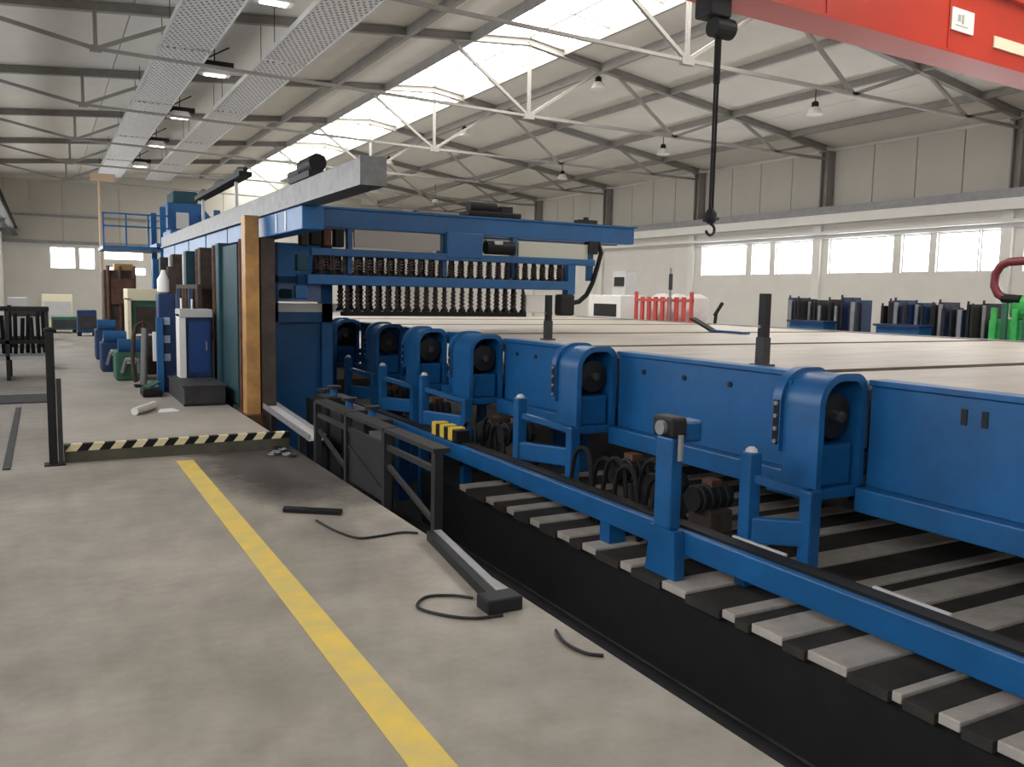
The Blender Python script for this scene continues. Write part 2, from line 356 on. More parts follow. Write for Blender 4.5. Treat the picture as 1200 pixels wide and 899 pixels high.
# roof trusses
ORD = ['first', 'second', 'third', 'fourth', 'fifth', 'sixth', 'seventh', 'eighth', 'ninth', 'tenth', 'eleventh', 'twelfth', 'thirteenth', 'fourteenth', 'fifteenth', 'sixteenth', 'seventeenth', 'eighteenth', 'nineteenth', 'twentieth']
def truss(y):
    t = thing('roof_truss', ('steel roof truss crossing above the red crane girder' if abs(y - 6.9) < .1 else 'steel roof truss, %s beyond the red crane girder' % ORD[TR_Y.index(y) - 3] if y > 7 else 'steel roof truss, %s on the near side of the red crane girder' % ORD[1 - TR_Y.index(y)]), 'truss', (RX, y, 5.8), 'roof trusses across the hall')
    def P(x, dz=0): return (x, y, roofz(x) + dz)
    MB().ibeam(P(XL + .02), P(RX), .14, .18).build('top_chord', TRUSS, t)
    MB().ibeam(P(RX), P(XR - .25), .14, .18).build('top_chord', TRUSS, t)
    nodes = [(1.02, 6.06), (10.42, 5.9), (14.85, 5.86), (18.6, 5.84)]
    MB().bar((1.02, y, 6.06), (10.42, y, 5.9), .06, .06).build('bottom_chord', TRUSS, t)
    MB().bar((10.42, y, 5.9), (XR - .3, y, 5.82), .07, .07).build('bottom_chord', TRUSS, t)
    for x, z in ((1.02, 6.06), (10.42, 5.9)):
        MB().bar((x, y, z), P(x), .07, .07).build('strut', TRUSS, t)
    for a, b in (((1.02, 6.06), -1.5), ((1.02, 6.06), 2.9), ((10.42, 5.9), 8.3), ((10.42, 5.9), 12.5), ((14.85, 5.86), 13.0), ((14.85, 5.86), 16.9), ((18.6, 5.84), 17.2), ((18.6, 5.84), 20.0)):
        MB().bar((a[0], y, a[1]), P(b, -.05), .07, .07).build('diagonal', TRUSS, t)
    MB().box(RX - .12, RX + .16, y - .05, y + .05, 5.82, 5.98).build('gusset', TRUSS, t)
    MB().box(.92, 1.12, y - .04, y + .04, 6.0, 6.12).build('gusset', TRUSS, t)
for y in TR_Y: truss(y)
# purlins (continuous along the hall)
for x, pl in ((7.3, 'grey purlin under the left roof slope beside the skylight'), (12.5, 'grey purlin along the right roof slope, first from the skylight'), (14.7, 'grey purlin along the right roof slope, second from the skylight'), (16.9, 'grey purlin along the right roof slope, third from the skylight'), (19.1, 'grey purlin along the right roof slope, nearest the window wall')):
    t = MB().box(x - .05, x + .05, Y0, Y1, roofz(x) - .06 if x not in (7.3, 12.5) else roofz(x) - .12, roofz(x) + RO - .002).build('roof_purlin', TRUSS)
    t['label'] = pl; t['category'] = 'purlin'; t['group'] = 'roof purlins along the hall'
# columns on the right wall
for y in TR_Y[1:]:
    t = thing('wall_column', 'steel column on the wall ledge carrying the %s' % ('truss above the red crane' if abs(y - 6.9) < .1 else 'truss on the near side of the crane' if y < 6 else '%s truss beyond the crane' % ORD[TR_Y.index(y) - 3]), 'column', (LX + .1, y, 4.12), 'columns along the window wall')
    MB().box(XR - .30, XR - .04, y - .13, y - .09, 4.12, 6.02).box(XR - .30, XR - .04, y + .09, y + .13, 4.12, 6.02).box(XR - .19, XR - .16, y - .09, y + .09, 4.12, 6.02).build('shaft', COLM, t)
    MB().box(XR - .36, XR - .03, y - .18, y + .18, 6.0, 6.04).build('cap_plate', COLM, t)
    pil = S(MB().box(LX - .1, LX, y - .14, y + .14, 0, 3.85).build('trim_4', WHITE))
# heating panels below the roof
def heater(x0, x1, ya, yb, z, lab):
    t = thing('heating_panel', lab, 'heating panel', ((x0 + x1) / 2, (ya + yb) / 2, z), 'ceiling heating panels')
    box(x0, x1, ya, yb, z, z + .03).build('sheet', PERF, t)
    box(x0 - .03, x0, ya, yb, z - .03, z + .07).build('edge_rail', LIGHTG, t); box(x1, x1 + .03, ya, yb, z - .03, z + .07).build('edge_rail', LIGHTG, t)
    for yy in (ya + .5, yb - .5):
        for xx in (x0 + .1, x1 - .1): MB().cyl((xx, yy, z + .03), (xx, yy, roofz(xx) + RO), .008, 6).build('hanger_rod', DARK2, t)
for k in range(1, len(TR_Y) - 1):
    a, b = TR_Y[k], TR_Y[k + 1]
    w_ = 'between the near truss and the crane truss' if k == 1 else 'between the crane truss and the truss beyond' if k == 2 else 'between %s and %s trusses beyond the crane' % (ORD[k - 3], ORD[k - 2])
    heater(2.17, 3.07, a + .1, b - .1, 6.30, 'silver heating panel, outer row, ' + w_); heater(4.12, 4.98, a + .1, b - .1, 6.30, 'silver heating panel, skylight side row, ' + w_)
# lamps
def lamp_make(name, label, group, x, y, z):
    t = thing(name, label, 'lamp', (x, y, z), group)
    MB().cyl((x, y, z + .28), (x, y, roofz(x) + (RO if x not in (7.3,) else -.1)), .012, 6).build('hanger', DARK, t)
    MB().lathe((x, y, z), [(.06, .14), (.085, .16), (.085, .26), (.05, .29)], 14).build('housing', BLACK, t, smooth=True)
    MB().lathe((x, y, z), [(.19, -.03), (.195, -.02), (.12, .13), (.065, .16), (.06, .15), (.115, .12), (.18, -.02)], 18).build('reflector', WHITE, t, smooth=True)
    MB().lathe((x, y, z), [(.01, -.02), (.15, -.02), (.14, .02), (.01, .05)], 16).build('bulb', LAMPM, t, smooth=True)
for x, y, z, lab in ((12.75, 18.9, 6.95, 'near the skylight, first beyond the crane'), (16.7, 15.3, 6.15, 'near the window wall, first beyond the crane'), (17.22, 21.80, 6.1, 'midway down the slope, first beyond the crane'), (12.6, 26.6, 6.9, 'near the skylight, second beyond the crane'),
        (12.5, 33.5, 6.8, 'near the skylight, third beyond the crane'), (16.66, 38.33, 5.95, 'low on the slope, third beyond the crane'), (17.5, 28.2, 6.05, 'midway down the slope, second beyond the crane')):
    lamp_make('bay_lamp', 'white bell lamp on the right slope, ' + lab, 'bell lamps under the right roof slope', x, y, z)
for li, y in enumerate((15.2, 20.9, 26.6, 32.3, 38.0)):
    x = 3.6; t = thing('bay_lamp', 'dark framed lamp between the two heating panel rows, %s beyond the crane' % ORD[li], 'lamp', (x, y, 6.5), 'lamps between the heating panels')
    box(x - .40, x + .40, y - .12, y + .12, 6.62, 6.74).build('frame', DARK, t)
    MB().prism([(x - .33, 6.45), (x + .33, 6.45), (x + .2, 6.62), (x - .2, 6.62)], y - .16, y + .16).build('reflector', WHITE, t)
    box(x - .22, x + .22, y - .1, y + .1, 6.43, 6.449).build('bulb', LAMPM, t)
    MB().cyl((x, y, 6.74), (x, y, roofz(x) + RO), .015, 6).build('hanger', DARK, t)
    MB().bar((x - .3, y - .02, 6.72), (x + .32, y - .02, roofz(x) + .05), .03, .03).build('brace', DARK, t)

# ------------------------------------------------------------------ overhead crane
runw = thing('crane_runway', 'dark crane runway beam along the wall opposite the bright windows', 'runway beam', (-1.05, 20, 4.1))
MB().ibeam((-1.05, Y0 + .02, 4.12), (-1.05, Y1 - .02, 4.12), .2, .36).build('beam', DARK2, runw)
for y in TR_Y[1:]: MB().box(XL + .01, -1.1, y - .08, y + .08, 3.8, 3.94).build('bracket', DARK2, runw)
MB().box(-1.08, -1.02, Y0 + .02, Y1 - .02, 4.3, 4.36).build('rail', GREY, runw)
runr = thing('crane_rail', 'steel crane rail lying on the white wall ledge above the windows', 'rail', (LX - .2, 20, 4.12))
MB().box(LX - .24, LX - .18, Y0 + .02, Y1 - .02, 4.30, 4.36).build('rail_head', GREY, runr); MB().box(LX - .30, LX - .12, Y0 + .02, Y1 - .02, 4.12, 4.30).build('rail_foot', GREY, runr)
CZ0, CZ1 = 4.57, 5.45
def cy(x): return 6.95 + (x - 9.0) * 0.055
crane = thing('bridge_crane', 'red overhead bridge crane girder crossing high above the bed', 'crane', (9, cy(9), CZ0))
g = MB(); w = .17
pa, pb = (-1.05, cy(-1.05)), (20.35, cy(20.35))
g.bar((*pa, (CZ0 + CZ1) / 2), (*pb, (CZ0 + CZ1) / 2), 2 * w, CZ1 - CZ0 - .08); g.build('girder', RED, crane)
for z in (CZ0 + .02, CZ1 - .02): MB().bar((*pa, z), (*pb, z), 2 * w + .14, .04).build('flange', RED, crane)
for x in (7.4, 9.6, 11.7, 14): MB().box(x - .012, x + .012, cy(x) - w - .012, cy(x) - w + .01, CZ0 + .05, CZ1 - .05).build('web_seam', RED, crane)
for px, rr in ((pa, 4.36), (pb, 4.36)):
    e = MB().box(px[0] - .12, px[0] + .12, px[1] - 1.4, px[1] + 1.4, CZ0 - .08 + .06, CZ0 + .3).build('end_truck', RED, crane)
    for s in (-1, 1): MB().cyl((px[0] - .05, px[1] + 1.15 * s, rr + .13), (px[0] + .05, px[1] + 1.15 * s, rr + .13), .13, 16).build('wheel', DARK, e)
def plate_on_girder(name, x0, x1, z0, z1, m, parent=crane, out=.004):
    yy = lambda x: cy(x) - w - .02 - out
    return MB().add([(x0, yy(x0), z0), (x1, yy(x1), z0), (x1, yy(x1), z1), (x0, yy(x0), z1), (x0, yy(x0) + .018, z0), (x1, yy(x1) + .018, z0), (x1, yy(x1) + .018, z1), (x0, yy(x0) + .018, z1)],
             [(0, 1, 2, 3), (4, 7, 6, 5), (0, 4, 5, 1), (1, 5, 6, 2), (2, 6, 7, 3), (3, 7, 4, 0)]).build(name, m, parent)
sg = plate_on_girder('sign_plate', 9.62, 10.08, 4.86, 5.12, SIGN); sg['label'] = 'white square sign with small grey print'
plate_on_girder('sign_print', 9.74, 9.80, 4.97, 5.05, SIGNG, sg, .006); plate_on_girder('sign_print', 9.82, 9.87, 4.95, 5.06, SIGNG, sg, .006); plate_on_girder('sign_print', 9.70, 9.95, 4.915, 4.93, SIGNG, sg, .006)
sg2 = plate_on_girder('sign_plate', 10.55, 11.7, 4.80, 4.94, SIGNC); sg2['label'] = 'long cream sign strip'
# hoist under the girder
hx = 6.0; hy = cy(hx)
hoist = thing('chain_hoist', 'black chain hoist with hook block hanging from the red girder', 'hoist', (hx, hy, 2.3))
MB().box(hx - .22, hx + .06, hy - .12, hy + .12, 4.36, 4.55).build('trolley', DARK, hoist, bevel=.02)
MB().cyl((hx - .1, hy - .02, 4.28), (hx + .14, hy - .02, 4.28), .10, 16).build('drum', DARK, hoist)
for dx in (-.018, .018):
    MB().cyl((hx + dx, hy, 2.5), (hx + dx, hy, 4.3), .013, 8).build('chain', BLACK, hoist)
MB().cyl((hx, hy, 3.75), (hx, hy, 4.25), .035, 10).build('cable_sleeve', BLACK, hoist)
MB().lathe((hx, hy, 2.36), [(.03, 0), (.06, .03), (.065, .10), (.03, .15)], 12).build('hook_block', DARK, hoist, smooth=True)
MB().tube([(hx + .055 * math.sin(a), hy, 2.30 + .055 * math.cos(a)) for a in [i * .35 for i in range(0, 14)]], .014, 8).build('hook', DARK, hoist)
MB().cyl((hx - .09, hy, 2.39), (hx + .1, hy, 2.42), .018, 8).build('cross_pin', DARK, hoist)

# ------------------------------------------------------------------ floor markings and things lying about
o = MB().box(1.035, 1.185, -3.0, 8.35, 0.0, 0.003).build('floor_line', YELLOW)
o['label'] = 'worn yellow line painted along the bare concrete floor'; o['category'] = 'floor line'
plat = thing('raised_platform', 'pale raised concrete walkway with cream and black striped front kerb', 'platform', (1.1, 8.68, 0))
box(.12, 1.98, 8.70, 34, 0, .17).build('slab', CONC2, plat)
kb = box(.12, 2.16, 8.64, 8.70, 0, .165).build('kerb', OLIVE, plat)
n = 22
for k in range(n):
    a = .13 + (2.16 - .13) * k / n; b = .13 + (2.16 - .13) * (k + 1) / n; s = .05
    m = CREAMY if k % 2 == 0 else BLACK
    MB().add([(a, 8.634, .105), (b, 8.634, .105), (b + s if k < n - 1 else b, 8.634, .168), (a + s, 8.634, .168), (a, 8.645, .105), (b, 8.645, .105), (b + s if k < n - 1 else b, 8.699, .170), (a + s, 8.699, .170), (a + s, 8.64, .170), (b + s if k < n - 1 else b, 8.64, .170)],
             [(0, 1, 2, 3), (3, 2, 9, 8), (8, 9, 6, 7), (0, 4, 5, 1), (4, 7, 6, 5), (1, 5, 6, 9, 2), (0, 3, 8, 7, 4)]).build('stripe', m, plat)
post = thing('guard_post', 'dark steel guard post at the corner of the striped kerb', 'post', (.06, 8.6, 0))
box(-.0, .07, 8.56, 8.63, 0, 1.2).build('upright', DARK, post, bevel=.006); box(.075, .115, 8.55, 8.60, 0, .78).build('stay', DARK2, post)
box(-.04, .13, 8.52, 8.68, 0, .012).build('foot_plate', DARK, post); MB().lathe((.035, 8.595, 1.2), [(.045, 0), (.045, .02), (.02, .035)], 10).build('cap', BLACK, post)
o = MB().box(-.36, -.30, 8.5, 12.8, 0, .012).build('floor_channel', DARK2); o['label'] = 'thin dark steel strip set in the floor left of the guard post'; o['category'] = 'floor strip'
o = MB().box(-1.4, .05, 13.3, 14.3, 0, .015).build('rubber_mat', DARK2); o['label'] = 'dark rubber mat on the floor in front of the rack of black rods'; o['category'] = 'mat'
# rack of black rods
rk = thing('rod_rack', 'low steel rack of black upright rods standing beyond the rubber mat', 'rack', (-.5, 17, 0))
for x in (-1.25, -.55, .04):
    for y in (16.6, 17.5): box(x - .03, x + .03, y - .03, y + .03, 0, 1.2).build('leg', DARK2, rk)
for z in (.35, .62, 1.17):
    MB().box(-1.3, .08, 16.57, 16.63, z, z + .06).build('cross_rail', LIGHTG if z < .6 else DARK, rk); MB().box(-1.3, .08, 17.47, 17.53, z, z + .06).build('cross_rail', DARK, rk)
box(-1.3, .08, 16.6, 17.5, .40, .44).build('shelf', GREY, rk)
for k in range(15):
    x = -1.22 + k * .087
    MB().cyl((x, 16.75 + .1 * (k % 3), .44), (x + random.uniform(-.03, .03), 16.85 + .1 * (k % 3), 1.15 + random.uniform(-.12, .12)), .032, 8).build('rod', BLACK, rk)
# loose things on the concrete
o = MB().prism([(1.50, 6.17), (1.86, 5.91), (1.82, 5.83), (1.47, 6.09)], 0, .03, 'z').build('steel_plate', BLACK, bevel=.004); o['label'] = 'short flat black steel bar lying on the stained concrete'; o['category'] = 'steel bar'
t = thing('steel_channel', 'long worn steel channel lying along the pit edge with a dark block at its end', 'steel channel', (2.15, 4.4, 0))
MB().bar((2.20, 4.98, .045), (2.05, 3.75, .03), .05, .05).build('web', GREY, t); MB().bar((2.15, 4.98, .04), (1.99, 3.78, .03), .045, .06).build('flange', DARK, t)
MB().box(1.90, 2.10, 3.66, 3.80, 0, .075).build('end_block', DARK, t, bevel=.01)
def cable(label, pts, r=.008, m=DARK):
    P2 = []
    for i in range(len(pts) - 1):
        p0, p1, p2, p3 = [Vector(pts[max(0, min(len(pts) - 1, i + d))]) for d in (-1, 0, 1, 2)]
        for k in range(6):
            u = k / 6; P2.append(.5 * ((2 * p1) + (p2 - p0) * u + (2 * p0 - 5 * p1 + 4 * p2 - p3) * u * u + (3 * p1 - p0 - 3 * p2 + p3) * u ** 3))
    P2.append(Vector(pts[-1])); o = MB().tube(P2, r, 6).build('loose_cable', m); o['label'] = label; o['category'] = 'cable'; return o
cable('dark cable looped on the concrete beside the steel channel end', [(1.93, 3.90, .01), (1.85, 3.98, .01), (1.72, 4.02, .01), (1.62, 3.90, .01), (1.70, 3.74, .01), (1.82, 3.64, .01), (1.96, 3.62, .01)])
cable('short dark cable on the concrete close to the pit edge', [(2.10, 3.34, .009), (2.06, 3.2, .009), (2.08, 3.06, .009), (2.14, 3.0, .009)])
cable('thin dark cable trailing between the black bar and the pit', [(1.62, 5.75, .009), (1.66, 5.45, .009), (1.74, 5.22, .009), (1.88, 5.2, .009), (2.05, 5.22, .009), (2.14, 5.16, .009)])

# ------------------------------------------------------------------ the bed line: rail, slats, side plates
rail = thing('guide_rail', 'long blue steel rail with black chain track running beside the bed', 'rail', (3.5, 5, 0))
RY0, RY1 = .2, 14.0
MB().box(3.45, 3.63, RY0, RY1, 0, .155).build('beam', BLUE2, rail, bevel=.008)
MB().box(3.50, 3.60, RY0, RY1, .155, .172).build('chain_track', BLACK, rail)
for y, z in ((1.0, -.148), (4.9, -.148), (9.0, -.76), (12.0, -.76)): MB().box(3.47, 3.61, y - .06, y + .06, z, 0).build('support_leg', BLUE, rail)
for y in (2.35, 3.35, 1.55): MB().box(3.61, 3.63, y, y + .42, .155, .178).build('wear_strip', LIGHTG, rail)
deck = [(6.88, .14, 0), (6.33, .15, 0), (5.97, .13, 0), (5.56, .15, 0), (5.13, .17, 0), (4.79, .17, 0), (4.38, .12, 0), (3.84, .22, 0), (3.42, .1, 0), (3.07, .22, 0), (2.66, .24, 0), (2.36, .05, 0), (2.08, .10, 0), (1.72, .2, 0), (1.3, .2, 0), (.9, .2, 0)]
deck.sort(key=lambda d: -d[0])
for k, (y, wd, _) in enumerate(deck):
    o = MB().box(3.32, 5.95, y, y + wd, -.20, -.15).build('deck_slat', SLATL, bevel=.006); o['category'] = 'slat'; o['group'] = 'pale slats over the pit'
    o['label'] = ('pale cross slat over the pit, %s beyond the motor post' % ORD[6 - k]) if k < 7 else ('pale cross slat over the pit, %s from the motor post towards the open end' % ORD[k - 7])
    if k < len(deck) - 1:
        y2, w2, _ = deck[k + 1]
        o = MB().box(3.31, 5.95, y2 + w2 + .012, y - .012, -.215, -.162).build('infill_plate', SLATD, bevel=.004); o['category'] = 'deck plate'; o['group'] = 'dark plates between the slats'
        o['label'] = ('dark oily deck plate, %s beyond the motor post between pale slats' % ORD[6 - k]) if k < 7 else ('dark oily deck plate, %s from the motor post towards the open end' % ORD[k - 7])
for x, lab in ((3.36, 'dark bearer beam under the outer ends of the pit slats'), (5.6, 'dark bearer beam under the inner ends of the pit slats')):
    o = MB().box(x, x + .08, .3, 8, -.76, -.218).build('bearer_beam', DARK); o['label'] = lab; o['category'] = 'beam'
# pipes on the pit floor
for x, r in ((2.45, .05), (3.02, .035), (3.15, .06)):
    t = MB().cyl((x, -1, -.75 + r), (x, 9, -.75 + r), r, 10).build('pit_pipe', DARK, smooth=True); t['label'] = 'dark pipe along the pit bottom, ' + {2.45: 'nearest the concrete edge', 3.02: 'middle of the three', 3.15: 'thickest, under the slat ends'}[x]; t['category'] = 'pipe'; t['group'] = 'pipes in the pit'

PX = 4.45      # face of the side plates
units = [3.54, 6.17, 8.3, 9.8, 11.26, 13.2, 15.3]
ULEN = [.34, .38, .5, .42, .42, .36, .36]
spans = []; prev = .2
for u, q in zip(units, ULEN): spans.append((prev, u - .03)); prev = u + q + .03
spans.append((prev, 17.2))
labs = ['long blue side plate at the open end of the bed, before the first drive head', 'blue side plate with bolt marks between the first and second drive heads', 'blue side plate between the second and third drive heads', 'short blue side plate between the third and fourth drive heads', 'short blue side plate between the fourth and fifth drive heads',
        'short blue side plate between the fifth and sixth drive heads', 'short blue side plate between the sixth and seventh drive heads', 'far blue side plate beyond the last drive head']
for (a, b), lab in zip(spans, labs):
    t = thing('side_plate', lab, 'side plate', (PX, (a + b) / 2, -.75))
    box(PX, PX + .05, a, b, .46, 1.09).build('web', BLUE, t, bevel=.006)
    box(PX - .03, PX + .12, a, b, 1.088, 1.125).build('top_flange', BLUE, t, bevel=.006)
    box(PX - .10, PX + .118, a, b, .31, .46).build('bottom_rail', BLUE2, t, bevel=.01)
    if 1.5 < b - a and a > 1:
        for q in range(4):
            y = a + (b - a) * (q + .6) / 4.3
            MB().cyl((PX - .012, y, .97), (PX + .01, y, .97), .022, 10).build('bolt', DARK, t)
    if a < 1:
        for y in (2.76, 2.88): MB().box(PX - .006, PX + .01, y, y + .035, .93, 1.02).build('slot', DARK, t)

# drive head: arched housing with roller, bolted flange and U-frame reaching to the rail
def arch(x0, x1, z0, z1, r, n=8):
    pts = [(x0, z0), (x0, z1 - r)]
    pts += [(x0 + r - r * math.cos(PI / 2 * i / n), z1 - r + r * math.sin(PI / 2 * i / n)) for i in range(1, n + 1)]
    r2 = r * .55
    pts += [(x1 - r2 + r2 * math.sin(PI / 2 * i / n), z1 - r2 + r2 * math.cos(PI / 2 * i / n)) for i in range(n + 1)]
    pts += [(x1, z0)]
    return pts
ul = ['first blue arched drive head, facing the bare end of the bed', 'second blue arched drive head, after the bolt marked side plate', 'third blue arched drive head along the bed', 'fourth blue arched drive head along the bed', 'fifth blue arched drive head along the bed', 'sixth blue arched drive head along the bed', 'seventh blue arched drive head, deepest under the suction beam']
def make_unit(y, L, lab, p0, p1):
    t = thing('drive_head', lab, 'drive head', (4.2, y, .31), 'drive heads along the bed')
    a0, a1 = 4.03, 4.42
    MB().shell(arch(a0, a1, .47, 1.155, .19), arch(a0 + .03, a1 - .03, .47, 1.125, .165), y, y + L - .07).build('housing', BLUE, t, smooth=True)
    fl_ = MB().shell(arch(a0 - .03, a1 + .01, .66, 1.18, .21), arch(a0 + .03, a1 - .03, .66, 1.12, .16), y + L - .07, y + L).build('flange', BLUE, t, smooth=True)
    MB().box(a0 - .034, a0 - .028, y + L - .06, y + L - .015, .70, .98).build('slot', BLACK, fl_)
    for k, z in enumerate((.72, .80, .88, .96)): MB().cyl((a0 - .045, y + L - .04, z), (a0 - .03, y + L - .04, z), .014, 8).build('bolt', GREY, fl_)
    MB().shell(arch(a0 - .01, a1 + .01, .47, 1.165, .19), arch(a0 + .035, a1 - .035, .47, 1.12, .155), y - .02, y).build('front_rim', BLUE2, t, smooth=True)
    MB().cyl((4.225, y + .05, .90), (4.225, y + L - .08, .90), .14, 20).build('roller', DARK, t, smooth=True)
    MB().cyl((4.225, y - .01, .90), (4.225, y + .05, .90), .035, 12).build('shaft', DARK2, t, smooth=True)
    MB().box(4.08, 4.37, y + .02, y + L - .08, .47, .73).build('gearbox', BLUE, t, bevel=.02)
    MB().box(4.06, 4.39, y + L - .09, y + L - .07, .47, 1.1).build('back_wall', BLUE, t)
    MB().box(3.98, 4.40, y - .02, y + L, .40, .47).build('base_shelf', BLUE, t, bevel=.008)
    yn = y - .05
    p = MB().box(3.70, 3.80, p1, p1 + .09, .0, .68).build('frame_post', BLUE2, t, bevel=.012)
    MB().lathe((3.75, p1 + .045, .675), [(.04, 0), (.035, .02), (.015, .035)], 12).build('post_cap', LIGHTG, p, smooth=True)
    MB().box(3.95, 4.05, yn, yn + .09, .0, .47).build('frame_post', BLUE2, t, bevel=.012)
    MB().bar((3.75, p1 + .02, .20), (4.0, yn + .06, .20), .07, .16).build('frame_beam', BLUE2, t, bevel=.01)
    MB().bar((3.75, p1 + .02, .52), (4.0, yn + .06, .44), .04, .05).build('tie_bar', BLUE, t)
    MB().box(3.70, 3.80, p1, p1 + .09, -.148 if p1 < 6.95 else -.76, .0).build('foot', BLUE, t); MB().box(3.95, 4.05, yn, yn + .09, -.148 if p1 < 6.95 else -.76, .0).build('foot', BLUE, t)
    return t
FP = [(3.27, 3.74), (5.74, 6.62), (7.85, 8.85), (9.3, 10.2), (10.9, 11.6), (12.8, 13.5), (14.9, 15.6)]
for k in range(len(units)): make_unit(units[k], ULEN[k], ul[k], *FP[k])

# motor post straddling the rail
mp_ = thing('motor_post', 'blue post carrying a small dark motor, standing on the blue rail', 'motor post', (3.45, 4.15, 0))
box(3.36, 3.45, 4.06, 4.22, .16, .74).build('column', BLUE, mp_, bevel=.012)
MB().prism([(4.0, -.147), (4.30, -.147), (4.26, .16), (4.02, .16)], 3.37, 3.447, 'x').build('foot', BLUE2, mp_)
box(3.35, 3.47, 4.05, 4.25, .74, .87).build('motor', DARK, mp_, bevel=.02); MB().cyl((3.32, 4.14, .80), (3.36, 4.14, .80), .045, 14).build('pulley', GREY, mp_)
MB().cyl((3.41, 4.04, .60), (3.41, 4.04, .76), .018, 10).build('shaft', GREY, mp_)
box(3.47, 3.62, 4.08, 4.22, .70, .84).build('gearbox', BLUE, mp_, bevel=.02)
# grimy gear motors and hoses between rail and plates
def gear(x, y, z, s, label):
    t = thing('gear_motor', label, 'gear motor', (x, y, z), 'grimy gear motors behind the rail')
    box(x - .12 * s, x + .12 * s, y - .14 * s, y + .14 * s, z, z + .2 * s).build('body', BROWN, t, bevel=.02)
    MB().cyl((x - .2 * s, y, z + .28 * s), (x + .16 * s, y, z + .28 * s), .10 * s, 14).build('motor', DARK, t)
    for k in range(4): MB().cyl((x - .16 * s + .08 * s * k, y, z + .28 * s), (x - .145 * s + .08 * s * k, y, z + .28 * s), .115 * s, 14).build('cooling_fin', DARK2, t)
    box(x - .05 * s, x + .06 * s, y - .06 * s, y + .06 * s, z + .37 * s, z + .43 * s).build('terminal_box', RUST, t)
    box(x - .15 * s, x + .15 * s, y - .18 * s, y + .18 * s, -.15, z).build('stand', SLATD, t)
for (x, y, z, s), lab in zip(((4.0, 5.3, .0, .9), (3.98, 4.85, .0, .85), (4.0, 7.15, .0, .95), (3.98, 7.6, .0, .85), (4.0, 4.4, .0, .85), (3.98, 9.05, .0, .9), (3.98, 10.5, .0, .9)),
        ('nearest the second drive head', 'midway between the first and second drive heads', 'just beyond the second drive head', 'just before the third drive head', 'just beyond the motor post', 'between the third and fourth drive heads', 'between the fourth and fifth drive heads')):
    gear(x, y, z, s, 'grimy brown gear motor behind the blue rail, ' + lab)
for k, (y, h) in enumerate(((4.33, .42), (4.48, .36), (4.62, .45), (4.8, .38), (5.0, .40), (5.2, .36), (5.38, .42), (6.9, .38), (7.15, .42), (7.4, .35))):
    hxx = 3.66 + .045 * (k % 3)
    o = cable('black hydraulic hose arching behind the blue rail, ' + ('between motor post and second drive head' if y < 6 else 'between second and third drive heads'), [(hxx, y - .05, -.13), (hxx, y, h * .7), (hxx, y + .08, h), (hxx, y + .2, h * .9), (hxx, y + .26, h * .5), (hxx, y + .3, -.13)], .018, BLACK)
    o.name = 'hydraulic_hose'; o['category'] = 'hose'; o['group'] = 'hoses behind the rail'
# hazard striped bracket
hz = thing('hazard_bracket', 'small yellow and black striped bracket on the blue rail', 'bracket', (3.52, 7.6, .173))
for k in range(6): box(3.44, 3.58, 7.35 + k * .1, 7.45 + k * .1, .173, .30 if k % 2 else .285).build('stripe_block', HAZY if k % 2 else BLACK, hz)

# bed plates
gaps = [.3, 4.2, 7.05, 9.6, 12.6, 15.2, 17.4]
lb = ['pale worn bed plate at the open end of the blue bed', 'pale bed plate carrying the taller dark post', 'pale bed plate beside the second and third drive heads', 'pale bed plate just in front of the suction beam', 'pale bed plate underneath the suction beam', 'pale bed plate behind the suction beam']
for k in range(6):
    a, b = gaps[k], gaps[k + 1]; t = thing('bed_plate', lb[k], 'bed plate', (7.9, (a + b) / 2, 1.0))
    n = 4
    for q in range(n):
        x0 = 4.57 + (11.3 - 4.57) * q / n; x1 = 4.57 + (11.3 - 4.57) * (q + 1) / n
        box(x0 + .006, x1 - .006, a + .09, b - .09, 1.04, 1.105).build('panel', TABLE, t, bevel=.006)
    box(4.57, 11.3, a + .02, b - .02, .96, 1.04).build('frame', TABLE2, t)
    for y in (a + .3, b - .3): box(4.57, 6.2, y - .05, y + .05, .33, .43).build('cross_bearer', BLUE, t)
    box(4.57, 11.3, a + .06, a + .088, 1.04, 1.108).build('edge_shade_bar', TABLE2, t)  # brown bar on the plate edge, added to imitate shade in the gap
    for x in (6.2, 8.4, 10.8):
        for y in (a + .3, b - .3): box(x - .06, x + .06, y - .06, y + .06, -.76, .96).build('leg', BLUE, t)
o = thing('bed_edge', 'dull far edge rail along the bed facing the window wall', 'edge rail', (11.4, 8, 0)); box(11.31, 11.42, .3, 17.4, .9, 1.12).build('rail', GREY, o)
for y in (1, 5, 9, 13, 17): box(11.32, 11.4, y - .05, y + .05, -.76, .9).build('leg', DARK2, o)
def bpost(x, y, h, label):
    t = thing('bed_post', label, 'post', (x, y, 1.105))
    box(x - .03, x + .03, y - .035, y + .035, 1.105, 1.105 + h).build('upright', DARK, t, bevel=.005); box(x - .06, x + .06, y - .07, y + .07, 1.105, 1.12).build('foot', DARK2, t)
    box(x - .036, x + .036, y - .04, y + .04, 1.105, 1.32).build('sleeve', DARK2, t); MB().cyl((x - .05, y, 1.4), (x + .05, y, 1.4), .012, 8).build('pin', GREY, t)
bpost(4.72, 4.70, .54, 'tall dark square post on the bed near the first drive head'); bpost(4.95, 8.2, .50, 'dark square post on the bed below the end of the suction beam')
t = thing('bent_chute', 'dark bent metal strip lying on the pale bed', 'metal strip', (8.6, 8.9, 1.105))
MB().bar((8.75, 10.2, 1.29), (8.75, 9.75, 1.13), .12, .03).build('raised_end', DARK, t); MB().bar((8.75, 9.75, 1.125), (8.7, 9.0, 1.125), .14, .03).build('flat_end', BLUE, t)

